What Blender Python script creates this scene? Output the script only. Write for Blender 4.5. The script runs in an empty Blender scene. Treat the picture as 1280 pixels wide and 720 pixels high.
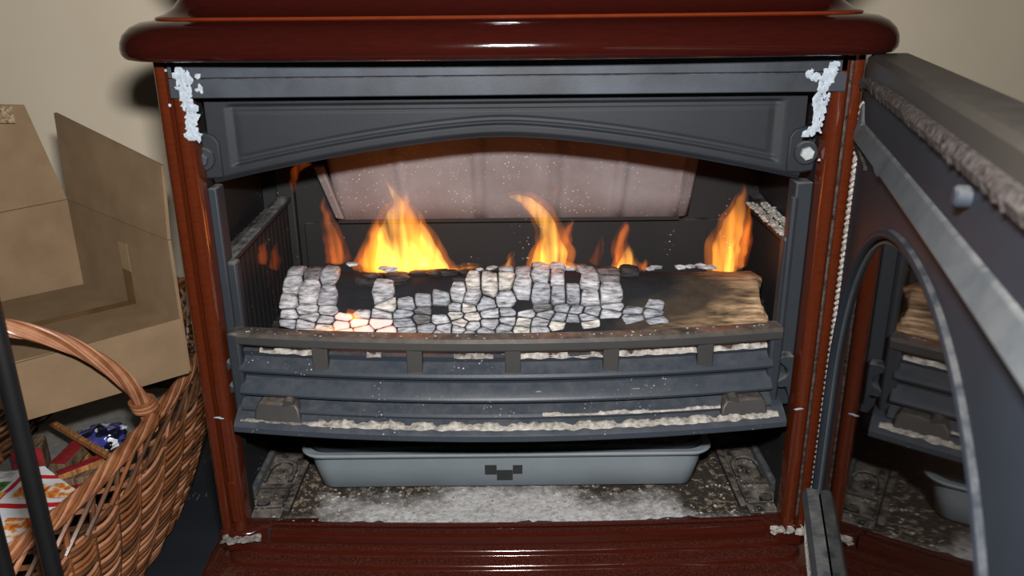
import bpy, bmesh, math, random
from mathutils import Vector, Matrix, noise
random.seed(7)
PI = math.pi
scene = bpy.context.scene
COL = scene.collection

# ------------------------------------------------------------------ camera
FPX = 1050.0
PITCH = math.radians(19.8); ROLL = math.radians(-0.6)
CAM = Vector((0, -.80, .70))
cd = bpy.data.cameras.new('camera'); cam = bpy.data.objects.new('camera', cd); COL.objects.link(cam)
cd.sensor_width = 36.0; cd.lens = FPX / 1280 * 36.0; cd.clip_start = .01
F_ = Vector((0, math.cos(PITCH), -math.sin(PITCH))); R_ = Vector((1, 0, 0)); U_ = R_.cross(F_)
c_, s_ = math.cos(ROLL), math.sin(ROLL)
r_ = R_*c_ + U_*s_; u_ = U_*c_ - R_*s_
cam.matrix_world = Matrix(((r_.x, u_.x, -F_.x, CAM.x), (r_.y, u_.y, -F_.y, CAM.y), (r_.z, u_.z, -F_.z, CAM.z), (0, 0, 0, 1)))
cd.dof.use_dof = True; cd.dof.focus_distance = .86; cd.dof.aperture_fstop = 9.0
scene.camera = cam

# ------------------------------------------------------------------ world, flash, exposure
w = bpy.data.worlds.new('room'); scene.world = w; w.use_nodes = True
w.node_tree.nodes['Background'].inputs[0].default_value = (1.0, .86, .68, 1)
w.node_tree.nodes['Background'].inputs[1].default_value = .018
fl = bpy.data.lights.new('camera_flash', 'AREA'); fl.shape = 'RECTANGLE'; fl.size = .055; fl.size_y = .025
fl.energy = 17.0; fl.color = (1.0, .97, .94)
flo = bpy.data.objects.new('camera_flash', fl); COL.objects.link(flo)
flo.matrix_world = cam.matrix_world.copy()
flo.location = CAM + u_*.090 - r_*.008 + F_*.02
scene.view_settings.view_transform = 'Standard'; scene.view_settings.look = 'None'
scene.view_settings.exposure = 0.0; scene.view_settings.gamma = 1.0; scene.view_settings.use_curve_mapping = False

# measuring aid: the point of the sight line through a photo pixel at a given depth Y / height Z
def ray(x, y): return F_ + r_*((x-640)/FPX) - u_*((y-360)/FPX)
def atY(x, y, Y): d = ray(x, y); return CAM + d*((Y-CAM.y)/d.y)
def atZ(x, y, Z): d = ray(x, y); return CAM + d*((Z-CAM.z)/d.z)

# ------------------------------------------------------------------ materials
MATS = {}
def lin(c):
    return tuple(((v/255)/12.92 if v/255 <= .04045 else ((v/255+.055)/1.055)**2.4) for v in c) + (1,)
class N:
    def __init__(s, name):
        s.m = bpy.data.materials.new(name); s.m.use_nodes = True; s.t = s.m.node_tree
        s.b = s.t.nodes['Principled BSDF']; s.out = s.t.nodes['Material Output']
        s.tc = s.t.nodes.new('ShaderNodeTexCoord')
    def new(s, k, **kw):
        n = s.t.nodes.new(k)
        for a, v in kw.items(): setattr(n, a, v)
        return n
    def link(s, a, b): s.t.links.new(a, b)
    def noise(s, scale, detail=4, rough=.55, stretch=None, coord='Object', dist=0):
        n = s.new('ShaderNodeTexNoise'); n.inputs['Scale'].default_value = scale
        n.inputs['Detail'].default_value = detail; n.inputs['Roughness'].default_value = rough; n.inputs['Distortion'].default_value = dist
        if stretch:
            mp = s.new('ShaderNodeMapping'); mp.inputs['Scale'].default_value = stretch
            s.link(s.tc.outputs[coord], mp.inputs[0]); s.link(mp.outputs[0], n.inputs['Vector'])
        else: s.link(s.tc.outputs[coord], n.inputs['Vector'])
        return n.outputs['Fac']
    def ramp(s, src, stops):
        r = s.new('ShaderNodeValToRGB'); e = r.color_ramp.elements
        while len(e) < len(stops): e.new(.5)
        for el, (p, c) in zip(e, stops): el.position = p; el.color = c if len(c) == 4 else lin(c)
        s.link(src, r.inputs[0]); return r.outputs[0]
    def mix(s, fac, a, b, mode='MIX'):
        n = s.new('ShaderNodeMix', data_type='RGBA', blend_type=mode)
        for i, v in ((0, fac), (6, a), (7, b)):
            if isinstance(v, (int, float)): n.inputs[i].default_value = v
            elif isinstance(v, tuple): n.inputs[i].default_value = v
            else: s.link(v, n.inputs[i])
        return n.outputs[2]
    def math(s, op, a, b=None, clamp=False):
        n = s.new('ShaderNodeMath', operation=op, use_clamp=clamp)
        for i, v in ((0, a), (1, b)):
            if v is None: continue
            if isinstance(v, (int, float)): n.inputs[i].default_value = v
            else: s.link(v, n.inputs[i])
        return n.outputs[0]
    def up(s):   # how far the surface faces up (dust settles there)
        g = s.new('ShaderNodeNewGeometry'); x = s.new('ShaderNodeSeparateXYZ'); s.link(g.outputs['Normal'], x.inputs[0]); return x.outputs[2]
    def bump(s, h, strength=.3, dist=.002):
        b = s.new('ShaderNodeBump'); b.inputs['Strength'].default_value = strength; b.inputs['Distance'].default_value = dist
        s.link(h, b.inputs['Height']); s.link(b.outputs[0], s.b.inputs['Normal'])
    def set(s, color=None, rough=None, metal=None, spec=None, coat=None):
        for k, v in (('Base Color', color), ('Roughness', rough), ('Metallic', metal), ('Specular IOR Level', spec), ('Coat Weight', coat)):
            if v is None: continue
            if isinstance(v, (int, float)): s.b.inputs[k].default_value = v
            elif isinstance(v, tuple): s.b.inputs[k].default_value = v
            else: s.link(v, s.b.inputs[k])
        return s.m
W0 = (0, 0, 0, 1); W1 = (1, 1, 1, 1)

def iron(name, base, rough=.5, dust=0.0, dustc=(176, 172, 164), mott=.35, spec=.22, speck=0.0, wear=(92, 100, 110)):
    n = N(name)
    a = n.noise(9, 5, .6); col = n.mix(n.ramp(a, [(.35, W0), (.72, (mott, mott, mott, 1))]), lin(base), lin(wear))
    g = n.noise(420, 3, .6)
    if dust > 0:
        u = n.up(); f = n.math('MULTIPLY', n.math('SUBTRACT', u, .35, True), dust*1.9)
        p = n.ramp(n.noise(55, 6, .7), [(.38, W0), (.62, W1)])
        f = n.math('MULTIPLY', f, p, True)
        col = n.mix(f, col, lin(dustc))
    if speck > 0:
        v = n.new('ShaderNodeTexVoronoi'); v.inputs['Scale'].default_value = 210; n.link(n.tc.outputs['Object'], v.inputs['Vector'])
        sp = n.ramp(v.outputs['Distance'], [(.10, W1), (.19, W0)])
        sp = n.math('MULTIPLY', sp, n.ramp(n.noise(23, 3), [(.62-speck*.2, W0), (.70, W1)]))
        col = n.mix(sp, col, lin((190, 180, 172)))
    n.bump(g, .18, .0006)
    return n.set(col, rough, 0.0, spec)

def enamel(name, base, deep, rough=.09, dust=.25):
    n = N(name)
    a = n.noise(60, 4, .6, (1, 6, 6)); col = n.mix(n.ramp(a, [(.3, W0), (.75, W1)]), lin(deep), lin(base))
    u = n.up(); f = n.math('MULTIPLY', n.math('SUBTRACT', u, .5, True), dust)
    p = n.ramp(n.noise(420, 4, .8), [(.45, W0), (.70, W1)])
    f = n.math('MULTIPLY', f, p, True)
    col = n.mix(f, col, lin((150, 140, 132)))
    n.bump(n.noise(35, 3, .5), .10, .002)
    rr = n.math('ADD', n.math('MULTIPLY', f, .15), rough)
    m = n.set(col, rr, 0.0, .55); return m

def plain(name, c, rough=.6, spec=.4, var=.12, scale=40, bump=.0, bdist=.001, stretch=None, detail=4):
    n = N(name); c2 = tuple(max(0, v*(1-var*2.2)) for v in c)
    a = n.noise(scale, detail, .6, stretch); col = n.mix(n.ramp(a, [(.3, W0), (.7, W1)]), lin(c2), lin(c))
    if bump: n.bump(a, bump, bdist)
    return n.set(col, rough, 0, spec)

M = {}
M['wall'] = plain('wall_paint', (226, 213, 190), .75, .25, .02, 3)
M['floor'] = plain('floor_stone', (92, 90, 88), .7, .3, .15, 20)
def slate():
    n = N('black_slate'); v = n.noise(160, 3, .7, (1, .25, 1)); 
    sc = n.ramp(n.math('MULTIPLY', v, n.noise(9, 2)), [(.40, W0), (.46, W1)])
    col = n.mix(sc, n.mix(n.noise(12), lin((20, 22, 27)), lin((36, 40, 47))), lin((120, 125, 130)))
    n.bump(n.noise(60), .2, .001); return n.set(col, .55, 0, .4)
M['slate'] = slate()
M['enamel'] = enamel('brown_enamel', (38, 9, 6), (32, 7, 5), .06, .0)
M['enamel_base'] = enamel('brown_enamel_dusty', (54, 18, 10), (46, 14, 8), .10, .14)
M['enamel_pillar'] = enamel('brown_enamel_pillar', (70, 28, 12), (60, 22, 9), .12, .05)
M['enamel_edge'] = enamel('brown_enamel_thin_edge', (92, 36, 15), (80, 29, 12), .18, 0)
M['iron'] = iron('grey_cast_iron', (30, 34, 39), .58, .25, wear=(44, 50, 58))
M['iron_arch'] = iron('dark_grey_arch_iron', (23, 26, 30), .6, 0, wear=(37, 42, 49))
M['iron_lintel'] = iron('grey_lintel_iron', (31, 34, 38), .55, .2, mott=.9, wear=(60, 66, 75))
M['iron_grate'] = iron('grate_cast_iron', (42, 48, 56), .42, .07, (150, 146, 140), speck=.3, mott=.4, wear=(54, 58, 64))
M['iron_bar'] = iron('heated_iron_bar', (46, 46, 46), .45, .35, (126, 112, 98), wear=(70, 66, 62))
M['soot'] = iron('sooted_iron', (20, 20, 22), .6, .12, mott=.4, wear=(34, 33, 33), speck=.15)
M['soot_floor'] = iron('sooty_cast_plate', (30, 29, 28), .5, .6, (120, 112, 104), mott=.5, wear=(48, 46, 42), speck=.4)
M['baffle'] = iron('burnt_pale_plate', (98, 90, 90), .85, .0, mott=.8, wear=(124, 120, 123), speck=1.1)
M['pan'] = iron('galvanised_pan', (100, 109, 115), .42, .1, mott=.55, wear=(124, 132, 138))
M['mark'] = plain('mark_dark', (38, 40, 42), .6)
M['bolt'] = plain('bolt_steel', (160, 168, 168), .4, .6)
M['ash'] = plain('wood_ash', (168, 163, 156), .95, .1, .2, 160, .6, .002)
M['ash_grey'] = plain('grey_ash', (134, 129, 123), .95, .1, .25, 200, .6, .002)
M['residue'] = plain('white_sealant', (150, 160, 170), .8, .2, .08, 200, .6, .002)
M['rope'] = plain('door_rope_seal', (178, 172, 166), .9, .1, .25, 500, .6, .001)
M['rope_dark'] = plain('sooty_rope_seal', (74, 68, 66), .95, .1, .35, 220, .8, .002)
M['door_iron'] = iron('door_inner_iron', (22, 27, 34), .55, .1, mott=.5, wear=(34, 40, 48), spec=.18)
M['door_out'] = iron('door_brown_edge', (42, 40, 37), .5, .15, (76, 72, 66), mott=.6, wear=(52, 49, 45))
M['strip'] = iron('steel_strip', (46, 50, 54), .45, .12, mott=.6, wear=(72, 74, 76))
M['wicker'] = None
def wicker(name, c1, c2):
    n = N(name); a = n.noise(30, 4, .6); col = n.mix(n.ramp(a, [(.3, W0), (.7, W1)]), lin(c1), lin(c2))
    n.bump(n.noise(300), .2, .0005); return n.set(col, .32, 0, .5)
M['wicker'] = wicker('brown_willow', (92, 54, 30), (138, 88, 56))
M['wicker_pale'] = wicker('pale_willow', (136, 88, 62), (172, 126, 98))
M['wicker_dark'] = wicker('dark_willow', (62, 42, 30), (98, 64, 42))
def cardboard():
    n = N('cardboard'); wv = n.new('ShaderNodeTexWave'); wv.inputs['Scale'].default_value = 62; wv.inputs['Distortion'].default_value = .4
    n.link(n.tc.outputs['Generated'], wv.inputs['Vector'])
    col = n.mix(n.ramp(n.noise(26, 5), [(.3, W0), (.7, W1)]), lin((112, 92, 70)), lin((126, 105, 81)))
    col = n.mix(n.math('MULTIPLY', wv.outputs['Fac'], .16), col, lin((96, 78, 58)))
    n.bump(wv.outputs['Fac'], .12, .001); return n.set(col, .8, 0, .2)
M['card'] = cardboard()
M['card_edge'] = plain('cardboard_torn_edge', (170, 146, 118), .9, .1, .3, 300, .6, .001)
M['tape'] = plain('brown_tape', (102, 76, 47), .25, .5, .08)
M['tape_clear'] = plain('clear_tape', (134, 113, 88), .3, .5, .04)
M['black_metal'] = plain('black_painted_metal', (14, 14, 15), .4, .4, .1)
M['red_wood'] = plain('red_painted_wood', (142, 34, 38), .6, .3, .2, 60)
M['wood'] = plain('split_kindling', (172, 118, 70), .7, .2, .25, 60, .3, .001, (6, 1, 1))
M['wood_grey'] = plain('weathered_kindling', (118, 98, 76), .8, .2, .3, 60, .3, .001, (6, 1, 1))
M['paper_grey'] = plain('grey_newsprint', (118, 116, 114), .9, .1, .08, 90)
M['rod_flame'] = None
def log_mat():
    n = N('charred_log'); sx = n.new('ShaderNodeSeparateXYZ'); n.link(n.tc.outputs['Object'], sx.inputs[0])
    nz = n.noise(14, 4, .6, (.6, 1.5, 1.5))
    f = n.math('ADD', sx.outputs[0], n.math('MULTIPLY', n.math('SUBTRACT', nz, .5), .16))
    low = n.math('MULTIPLY', n.math('SUBTRACT', .35, sx.outputs[2]), 1.2)       # lower side of the sawn face burnt less
    f = n.math('ADD', f, low)
    grain = n.noise(20, 5, .6, (1.2, 9, 9))
    woodc = n.ramp(grain, [(.34, (84, 66, 50)), (.47, (128, 104, 80)), (.55, (160, 132, 104)), (.68, (184, 160, 130))])
    char = n.mix(n.noise(60, 4), lin((12, 13, 15)), lin((32, 33, 37)))
    brown = n.mix(n.noise(45, 5, .7), lin((22, 19, 17)), lin((66, 55, 45)))
    col = n.mix(n.ramp(f, [(.11, W0), (.14, W1)]), char, brown)
    dull = n.ramp(grain, [(.36, (48, 39, 31)), (.5, (92, 74, 56)), (.66, (126, 104, 80))])
    col = n.mix(n.ramp(f, [(.160, W0), (.190, W1)]), col, dull)
    col = n.mix(n.ramp(f, [(.205, W0), (.250, W1)]), col, woodc)
    n.bump(n.noise(90, 5, .6, (.5, 2, 2)), .5, .003); return n.set(col, .85, 0, .15)
M['log'] = log_mat()
for i, c in enumerate([(208, 203, 197), (190, 191, 196), (164, 167, 174), (124, 122, 124), (60, 58, 60)]):
    M['scale%d' % i] = plain('ash_coat_%s' % 'abcde'[i], c, .95, .05, .30, 110, .8, .0025, (.7, 1, 3.5), 6)
def emis(name, c, s, base=(40, 20, 15)):
    n = N(name); n.set(lin(base), .9); n.b.inputs['Emission Color'].default_value = c; 
    a = n.ramp(n.noise(90, 4, .7), [(.4, W0), (.65, W1)]); n.link(n.math('MULTIPLY', a, s), n.b.inputs['Emission Strength']); return n.m
M['ember'] = emis('glowing_ember', (1, .16, .03, 1), 2.2)
M['ember_pink'] = emis('hot_ash_scale', (1, .30, .2, 1), .35, (200, 176, 170))
def glass():
    n = N('sooty_glass')
    n.set(lin((22, 16, 12)), .03, 0, .5); n.b.inputs['IOR'].default_value = 1.8
    n.b.inputs['Transmission Weight'].default_value = .35
    return n.m
M['glass'] = glass()
def flame_mat(name, col, strength, ramp_lo=.12, scale=48):
    m = bpy.data.materials.new(name); m.use_nodes = True; t = m.node_tree
    for nd in list(t.nodes): t.nodes.remove(nd)
    out = t.nodes.new('ShaderNodeOutputMaterial'); em = t.nodes.new('ShaderNodeEmission'); em.inputs[0].default_value = col
    tc = t.nodes.new('ShaderNodeTexCoord'); mp = t.nodes.new('ShaderNodeMapping'); mp.inputs['Scale'].default_value = (1.5, 1.5, .28)
    nz = t.nodes.new('ShaderNodeTexNoise'); nz.inputs['Scale'].default_value = scale; nz.inputs['Detail'].default_value = 1.5; nz.inputs['Distortion'].default_value = .6
    mr = t.nodes.new('ShaderNodeMapRange'); mr.inputs[1].default_value = .36; mr.inputs[2].default_value = .66
    mr.inputs[3].default_value = strength*ramp_lo; mr.inputs[4].default_value = strength
    L = t.links.new
    L(tc.outputs['Object'], mp.inputs[0]); L(mp.outputs[0], nz.inputs['Vector']); L(nz.outputs['Fac'], mr.inputs[0])
    L(mr.outputs[0], em.inputs[1]); L(em.outputs[0], out.inputs['Volume'])
    return m
M['flame'] = flame_mat('flame_bright', (1, .32, .03, 1), 150)
M['flame_core'] = flame_mat('flame_core', (1, .46, .07, 1), 190)
M['flame_soft'] = flame_mat('flame_soft', (1, .24, .025, 1), 70)
M['flame_halo'] = flame_mat('flame_halo', (1, .24, .02, 1), 34)
M['flame_faint'] = flame_mat('flame_faint', (1, .16, .02, 1), 22)

# ------------------------------------------------------------------ mesh helpers
def tag(o, label=None, cat=None, group=None, kind=None):
    for k, v in (('label', label), ('category', cat), ('group', group), ('kind', kind)):
        if v: o[k] = v
    return o
def empty(name, loc, label=None, cat=None, group=None, parent=None):
    o = bpy.data.objects.new(name, None); COL.objects.link(o); o.location = loc; o.empty_display_size = .03
    if parent: o.parent = parent
    return tag(o, label, cat, group)
class MB:
    def __init__(s): s.v = []; s.f = []
    def add(s, vs, fs):
        k = len(s.v); s.v += [tuple(v) for v in vs]; s.f += [tuple(i+k for i in f) for f in fs]; return s
    def hexa(s, p):     # 8 points: bottom ring then top ring
        return s.add(p, [(3, 2, 1, 0), (4, 5, 6, 7), (0, 1, 5, 4), (1, 2, 6, 5), (2, 3, 7, 6), (3, 0, 4, 7)])
    def box(s, x0, x1, y0, y1, z0, z1):
        return s.hexa([(x0, y0, z0), (x1, y0, z0), (x1, y1, z0), (x0, y1, z0), (x0, y0, z1), (x1, y0, z1), (x1, y1, z1), (x0, y1, z1)])
    def rings(s, rs, cap0=True, cap1=True):
        n = len(rs[0]); vs = [p for r in rs for p in r]; fs = []
        for k in range(len(rs)-1):
            for i in range(n):
                j = (i+1) % n; fs.append((k*n+i, k*n+j, (k+1)*n+j, (k+1)*n+i))
        if cap0: fs.append(tuple(range(n-1, -1, -1)))
        if cap1: fs.append(tuple(range((len(rs)-1)*n, len(rs)*n)))
        return s.add(vs, fs)
    def tube(s, path, rad, n=8, closed=False, flat=1.0):
        path = [Vector(p) for p in path]; m = len(path); rs = []
        up = Vector((0, 0, 1)); prevn = None
        for i, p in enumerate(path):
            a = path[(i-1) % m] if (closed or i > 0) else p; b = path[(i+1) % m] if (closed or i < m-1) else p
            t = (b-a); t = t.normalized() if t.length > 1e-9 else Vector((1, 0, 0))
            if prevn is None:
                q = up if abs(t.dot(up)) < .9 else Vector((0, 1, 0)); nn = (q - t*q.dot(t)).normalized()
            else:
                nn = prevn - t*prevn.dot(t); nn = nn.normalized() if nn.length > 1e-6 else Vector((1, 0, 0))
            prevn = nn; bb = t.cross(nn); rr = rad[i] if isinstance(rad, (list, tuple)) else rad
            rs.append([p + nn*(math.cos(2*PI*k/n)*rr) + bb*(math.sin(2*PI*k/n)*rr*flat) for k in range(n)])
        if closed: rs.append(rs[0]); return s.rings(rs, False, False)
        return s.rings(rs)
    def build(s, name, mat, parent=None, smooth=True, bevel=0, kind=None, label=None, angle=35, seg=2):
        me = bpy.data.meshes.new(name); me.from_pydata(s.v, [], s.f); 
        bm = bmesh.new(); bm.from_mesh(me); bmesh.ops.recalc_face_normals(bm, faces=bm.faces); bm.to_mesh(me); bm.free()
        me.update(); o = bpy.data.objects.new(name, me); COL.objects.link(o)
        me.materials.append(M[mat] if isinstance(mat, str) else mat)
        if smooth:
            me.shade_smooth()
            try: me.set_sharp_from_angle(angle=math.radians(angle))
            except Exception: pass
        if bevel:
            b = o.modifiers.new('bevel', 'BEVEL'); b.width = bevel; b.segments = seg; b.limit_method = 'ANGLE'; b.angle_limit = math.radians(40)
        if parent: o.parent = parent
        return tag(o, label, None, None, kind)
def spline(pts, n):
    pts = [Vector(p) for p in pts]; out = []; m = len(pts)
    for i in range(m-1):
        p0, p1, p2, p3 = pts[max(i-1, 0)], pts[i], pts[i+1], pts[min(i+2, m-1)]
        for k in range(n):
            t = k/n; out.append(.5*((2*p1)+(p2-p0)*t+(2*p0-5*p1+4*p2-p3)*t*t+(3*p1-p0-3*p2+p3)*t**3))
    out.append(pts[-1]); return out
def rrect(x0, x1, y0, y1, r, z, bow=0, ne=14, nc=5):
    P = []
    def arc(cx, cy, a0):
        for k in range(nc+1):
            a = a0 + PI/2*k/nc; P.append((cx+r*math.cos(a), cy+r*math.sin(a)))
    arc(x1-r, y1-r, 0); arc(x0+r, y1-r, PI/2); arc(x0+r, y0+r, PI)
    for k in range(1, ne): P.append((x0+r+(x1-x0-2*r)*k/ne, y0))
    arc(x1-r, y0+r, 1.5*PI)
    c = (x0+x1)/2; h = (x1-x0)/2; out = []
    for x, y in P:
        fr = max(0, min(1, (y1-y)/(y1-y0)))**3
        out.append((x, y - bow*(1-((x-c)/h)**2)*fr, z))
    return out
def prism(mb, poly, f0, f1):   # two mapped copies of one outline, joined
    return mb.rings([[f0(*p) for p in poly], [f1(*p) for p in poly]])
def sweepx(mb, prof, xs, bow):   # closed (y, z) profile carried along x with a bowed path
    return mb.rings([[(x, y+bow(x), z) for y, z in prof] for x in xs])
def lin_sp(a, b, n): return [a+(b-a)*k/(n-1) for k in range(n)]
def nz(x, y=0, z=0, s=1.0): return noise.noise(Vector((x*s, y*s, z*s)))
def blob(mb, c, r, sq=(1, 1, 1), rough=.35):
    bm = bmesh.new(); bmesh.ops.create_icosphere(bm, subdivisions=1, radius=1); o = random.random()*50
    vs = []
    for v in bm.verts:
        k = r*(1+rough*nz(v.co.x+o, v.co.y, v.co.z, 1.7)); vs.append((c[0]+v.co.x*k*sq[0], c[1]+v.co.y*k*sq[1], c[2]+v.co.z*k*sq[2]))
    fs = [tuple(v.index for v in f.verts) for f in bm.faces]; bm.free(); mb.add(vs, fs)
def ribbon_ash(mb, x0, x1, yz, width, h, n=120, gap=.0, seed=0):   # lumpy low heap along x
    m = 5
    for side in (0,):
        base = len(mb.v); cols = []
        for i in range(n+1):
            x = x0+(x1-x0)*i/n; yc, zc = yz(x)
            d = .55+.9*nz(x*60, seed, 3)+.5*nz(x*170, seed, 9)
            if nz(x*22, seed, 5) < gap: d *= .12
            d = max(.05, d)
            col = []
            for k in range(m):
                t = k/(m-1); wv = math.sin(PI*t)
                col.append((x, yc+(t-.5)*width*(.8+.5*nz(x*90, k, seed)), zc + h*d*wv*(1+.5*nz(x*250, k*7, seed)) - (.001 if k in (0, m-1) else 0)))
            cols.append(col)
        vs = [p for c in cols for p in c]; fs = []
        for i in range(n):
            for k in range(m-1): fs.append((i*m+k, (i+1)*m+k, (i+1)*m+k+1, i*m+k+1))
        mb.add(vs, fs)

# ================================================================== SETTING
mb = MB(); mb.box(-2.2, 2.2, .75, .80, 0, 2.4); mb.v = [(x, y+.10*(x+.6), z) for x, y, z in mb.v]; tag(mb.build('wall_back', 'wall', smooth=False), 'plain cream painted wall behind the stove', None, None, 'structure')
mb = MB(); mb.box(-2.2, 2.2, -1.6, 1.1, -.05, 0); tag(mb.build('floor', 'floor', smooth=False), 'dull grey stone floor around the hearth', None, None, 'structure')
mb = MB(); mb.box(-.86, .95, -.42, .62, 0, .008); tag(mb.build('hearth_slab', 'slate', smooth=False, bevel=.002), 'black scratched hearth slab beneath stove and basket', 'hearth slab')

# ================================================================== STOVE
stove = empty('wood_stove', (0, .15, 0), 'brown enamelled wood-burning stove with arched grey iron opening and open glass door', 'stove')
STLOC = Vector((0, .15, 0))
class SMB(MB):      # coordinates are world; children of the stove are stored relative to its base
    def build(s, name, mat, parent=None, **k):
        s.v = [(v[0], v[1]-.15, v[2]) for v in s.v]
        return MB.build(s, name, mat, parent if parent else stove, **k)
def bowf(a, hw=.30): return lambda x: -a*(1-(x/hw)**2)

# mantel: moulding rings around the top
mp = [(.028, .641), (.049, .6402), (.0535, .6415), (.0558, .6455), (.0562, .650), (.0555, .656), (.053, .662), (.0475, .668), (.040, .672), (.030, .6735), (.0265, .6745)]
def mring(o, z): return rrect(-.297-o, .297+o, .006-o, .40, .028+o*.4, z, .018, 30, 6)
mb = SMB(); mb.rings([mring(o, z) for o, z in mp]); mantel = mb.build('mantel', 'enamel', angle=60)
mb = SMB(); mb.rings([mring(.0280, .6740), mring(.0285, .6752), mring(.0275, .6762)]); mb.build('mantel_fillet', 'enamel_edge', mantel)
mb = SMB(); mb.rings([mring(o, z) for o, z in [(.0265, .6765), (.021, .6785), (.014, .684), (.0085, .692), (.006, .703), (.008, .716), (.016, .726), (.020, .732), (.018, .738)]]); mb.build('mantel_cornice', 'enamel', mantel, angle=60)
# carcass
mb = SMB(); mb.box(-.326, -.318, .03, .38, .06, .641); mb.build('side_panel', 'enamel')
mb = SMB(); mb.box(.318, .326, .03, .38, .06, .641); mb.build('side_panel', 'enamel')
mb = SMB(); mb.box(-.318, .318, .37, .38, .06, .641); mb.build('rear_panel', 'enamel')
# pillars
def pillar(sgn):
    sec = [(.327, .012), (.3275, -.004), (.325, -.0085), (.3205, -.0095), (.3165, -.0085), (.3150, -.003), (.3135, -.003), (.3120, -.009), (.3085, -.0115), (.3035, -.0115), (.300, -.009), (.2985, -.004), (.2985, .012)]
    mb = SMB(); mb.rings([[(sgn*x, y, z) for x, y in sec] for z in lin_sp(.128, .6395, 12)])
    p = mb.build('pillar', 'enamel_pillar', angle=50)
    if sgn > 0:
        mb = SMB(); mb.tube([(.3145, -.0055, z) for z in lin_sp(.14, .637, 30)], .0016, 6); mb.build('seal_cord', 'rope_dark', p)
    # chips on the enamel
    for (px, py) in ([(272, 522), (276, 523), (212, 132), (207, 88)] if sgn < 0 else [(1001, 511), (996, 512), (1026, 165), (1024, 200)]):
        q = atY(px, py, -.0115); mb = SMB(); big = py > 500; blob(mb, (q.x, -.0112, q.z), 1, (.0042, .0009, .0011) if big else (.0014, .0009, .0016), .6); mb.build('enamel_chip', 'residue', p)
    return p
pl = pillar(-1); pr = pillar(1)
mb = SMB(); mb.box(-.3115, -.3025, -.0135, -.009, .145, .196); mb.build('repair_strip', 'enamel_pillar', pl, bevel=.0015)
# lintel
mb = SMB(); mb.box(-.3125, .309, -.0125, .055, .605, .6225); lint = mb.build('lintel', 'iron_lintel', bevel=.001)
mb = SMB(); mb.box(-.3125, .309, -.0115, .055, .623, .6405); mb.build('upper_strip', 'iron_lintel', lint, bevel=.0008)
# arch panel (height field front with sunk field and bead)
def archz(x):
    t = (x+.008)/.296; return .5615 - .046*(t*t+.004)**.75
XL, XR = -.294, .286
def sstep(t): t = max(0, min(1, t)); return t*t*(3-2*t)
def panel_y(x, z):
    d = min(x-(-.272), .262-x, .5945-z, (z-archz(x)-.0125)*.97)
    y = .020
    y += .0036*sstep((d+.001)/.003) - .0009*math.exp(-((d-.0045)/.0016)**2) - .0012*sstep((d-.006)/.003)
    e = z-archz(x)
    y += .004*sstep((.006-e)/.006)          # rounded lower lip
    return y
mb = SMB(); nx, nzr = 170, 60; vs = []; fs = []
for i in range(nx+1):
    x = XL+(XR-XL)*i/nx; zb = archz(x)
    for k in range(nzr+1):
        z = zb+(.6035-zb)*k/nzr; vs.append((x, panel_y(x, z), z))
    vs.append((x, .042, zb)); vs.append((x, .042, .6035))
st = nzr+3
for i in range(nx):
    for k in range(nzr): fs.append((i*st+k, (i+1)*st+k, (i+1)*st+k+1, i*st+k+1))
    a, b = i*st, (i+1)*st
    fs += [(a, a+nzr+1, b+nzr+1, b), (a+nzr+1, a+nzr+2, b+nzr+2, b+nzr+1), (a+nzr, b+nzr, b+nzr+2, a+nzr+2)]
for a in (0, nx*st): fs.append(tuple([a+k for k in range(nzr+1)]+[a+nzr+2, a+nzr+1]))
mb.add(vs, fs); arch = mb.build('arch_panel', 'iron_arch', angle=70)
for sg, bx in ((-1, -.3005), (1, .2885)):
    mb = SMB(); o = []
    for (dx, dz) in [(.017, -.021), (.017, .014), (.012, .021), (.003, .024), (-.008, .022), (-.011, .016), (-.009, .004), (-.0115, -.006), (-.010, -.020), (.002, -.022)]:
        o.append((bx - sg*dx, .545+dz))
    prism(mb, o, lambda x, z: (x, .040, z), lambda x, z: (x, .0175, z)); lug = mb.build('lug', 'iron_arch', arch, bevel=.002)
    mb = SMB(); mb.rings([[(bx+r*math.cos(a*PI/12), y, .5435+r*math.sin(a*PI/12)) for a in range(24)] for r, y in ((.0115, .018), (.0115, .0145), (.0105, .0135))]); mb.build('washer', 'iron', arch, angle=40)
    mb = SMB(); mb.rings([[(bx+r*math.cos(a*PI/3+.3), y, .5435+r*math.sin(a*PI/3+.3)) for a in range(6)] for r, y in ((.0068, .0145), (.0068, .0095), (.0058, .0085))]); mb.build('bolt_head', 'bolt' if sg > 0 else 'iron_lintel', arch, smooth=False)
# white residue in the upper corners
def residue(pts, Y, cnt):
    mb = SMB()
    for k in range(len(pts)-1):
        (x0, y0, w0), (x1, y1, w1) = pts[k], pts[k+1]
        for j in range(cnt):
            t = random.random(); w_ = (w0+(w1-w0)*t)
            q = atY(x0+(x1-x0)*t+random.uniform(-w_, w_), y0+(y1-y0)*t+random.uniform(-3, 3), Y)
            blob(mb, q, random.uniform(.0008, .0030), (random.uniform(.6, 1.6), .35, random.uniform(.8, 1.8)), .9)
    mb.build('sealant_residue', 'residue', kind='stuff')
residue([(224, 88, 8), (229, 105, 9), (232, 122, 6), (238, 135, 7), (240, 160, 5), (240, 172, 9)], -.0125, 34)
residue([(240, 92, 9), (252, 118, 4)], -.013, 10)
residue([(1012, 90, 9), (1026, 100, 6)], -.013, 26)
residue([(1044, 80, 5), (1034, 100, 7), (1028, 122, 8), (1024, 135, 6), (1022, 155, 5), (1012, 168, 9)], -.0125, 34)
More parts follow.
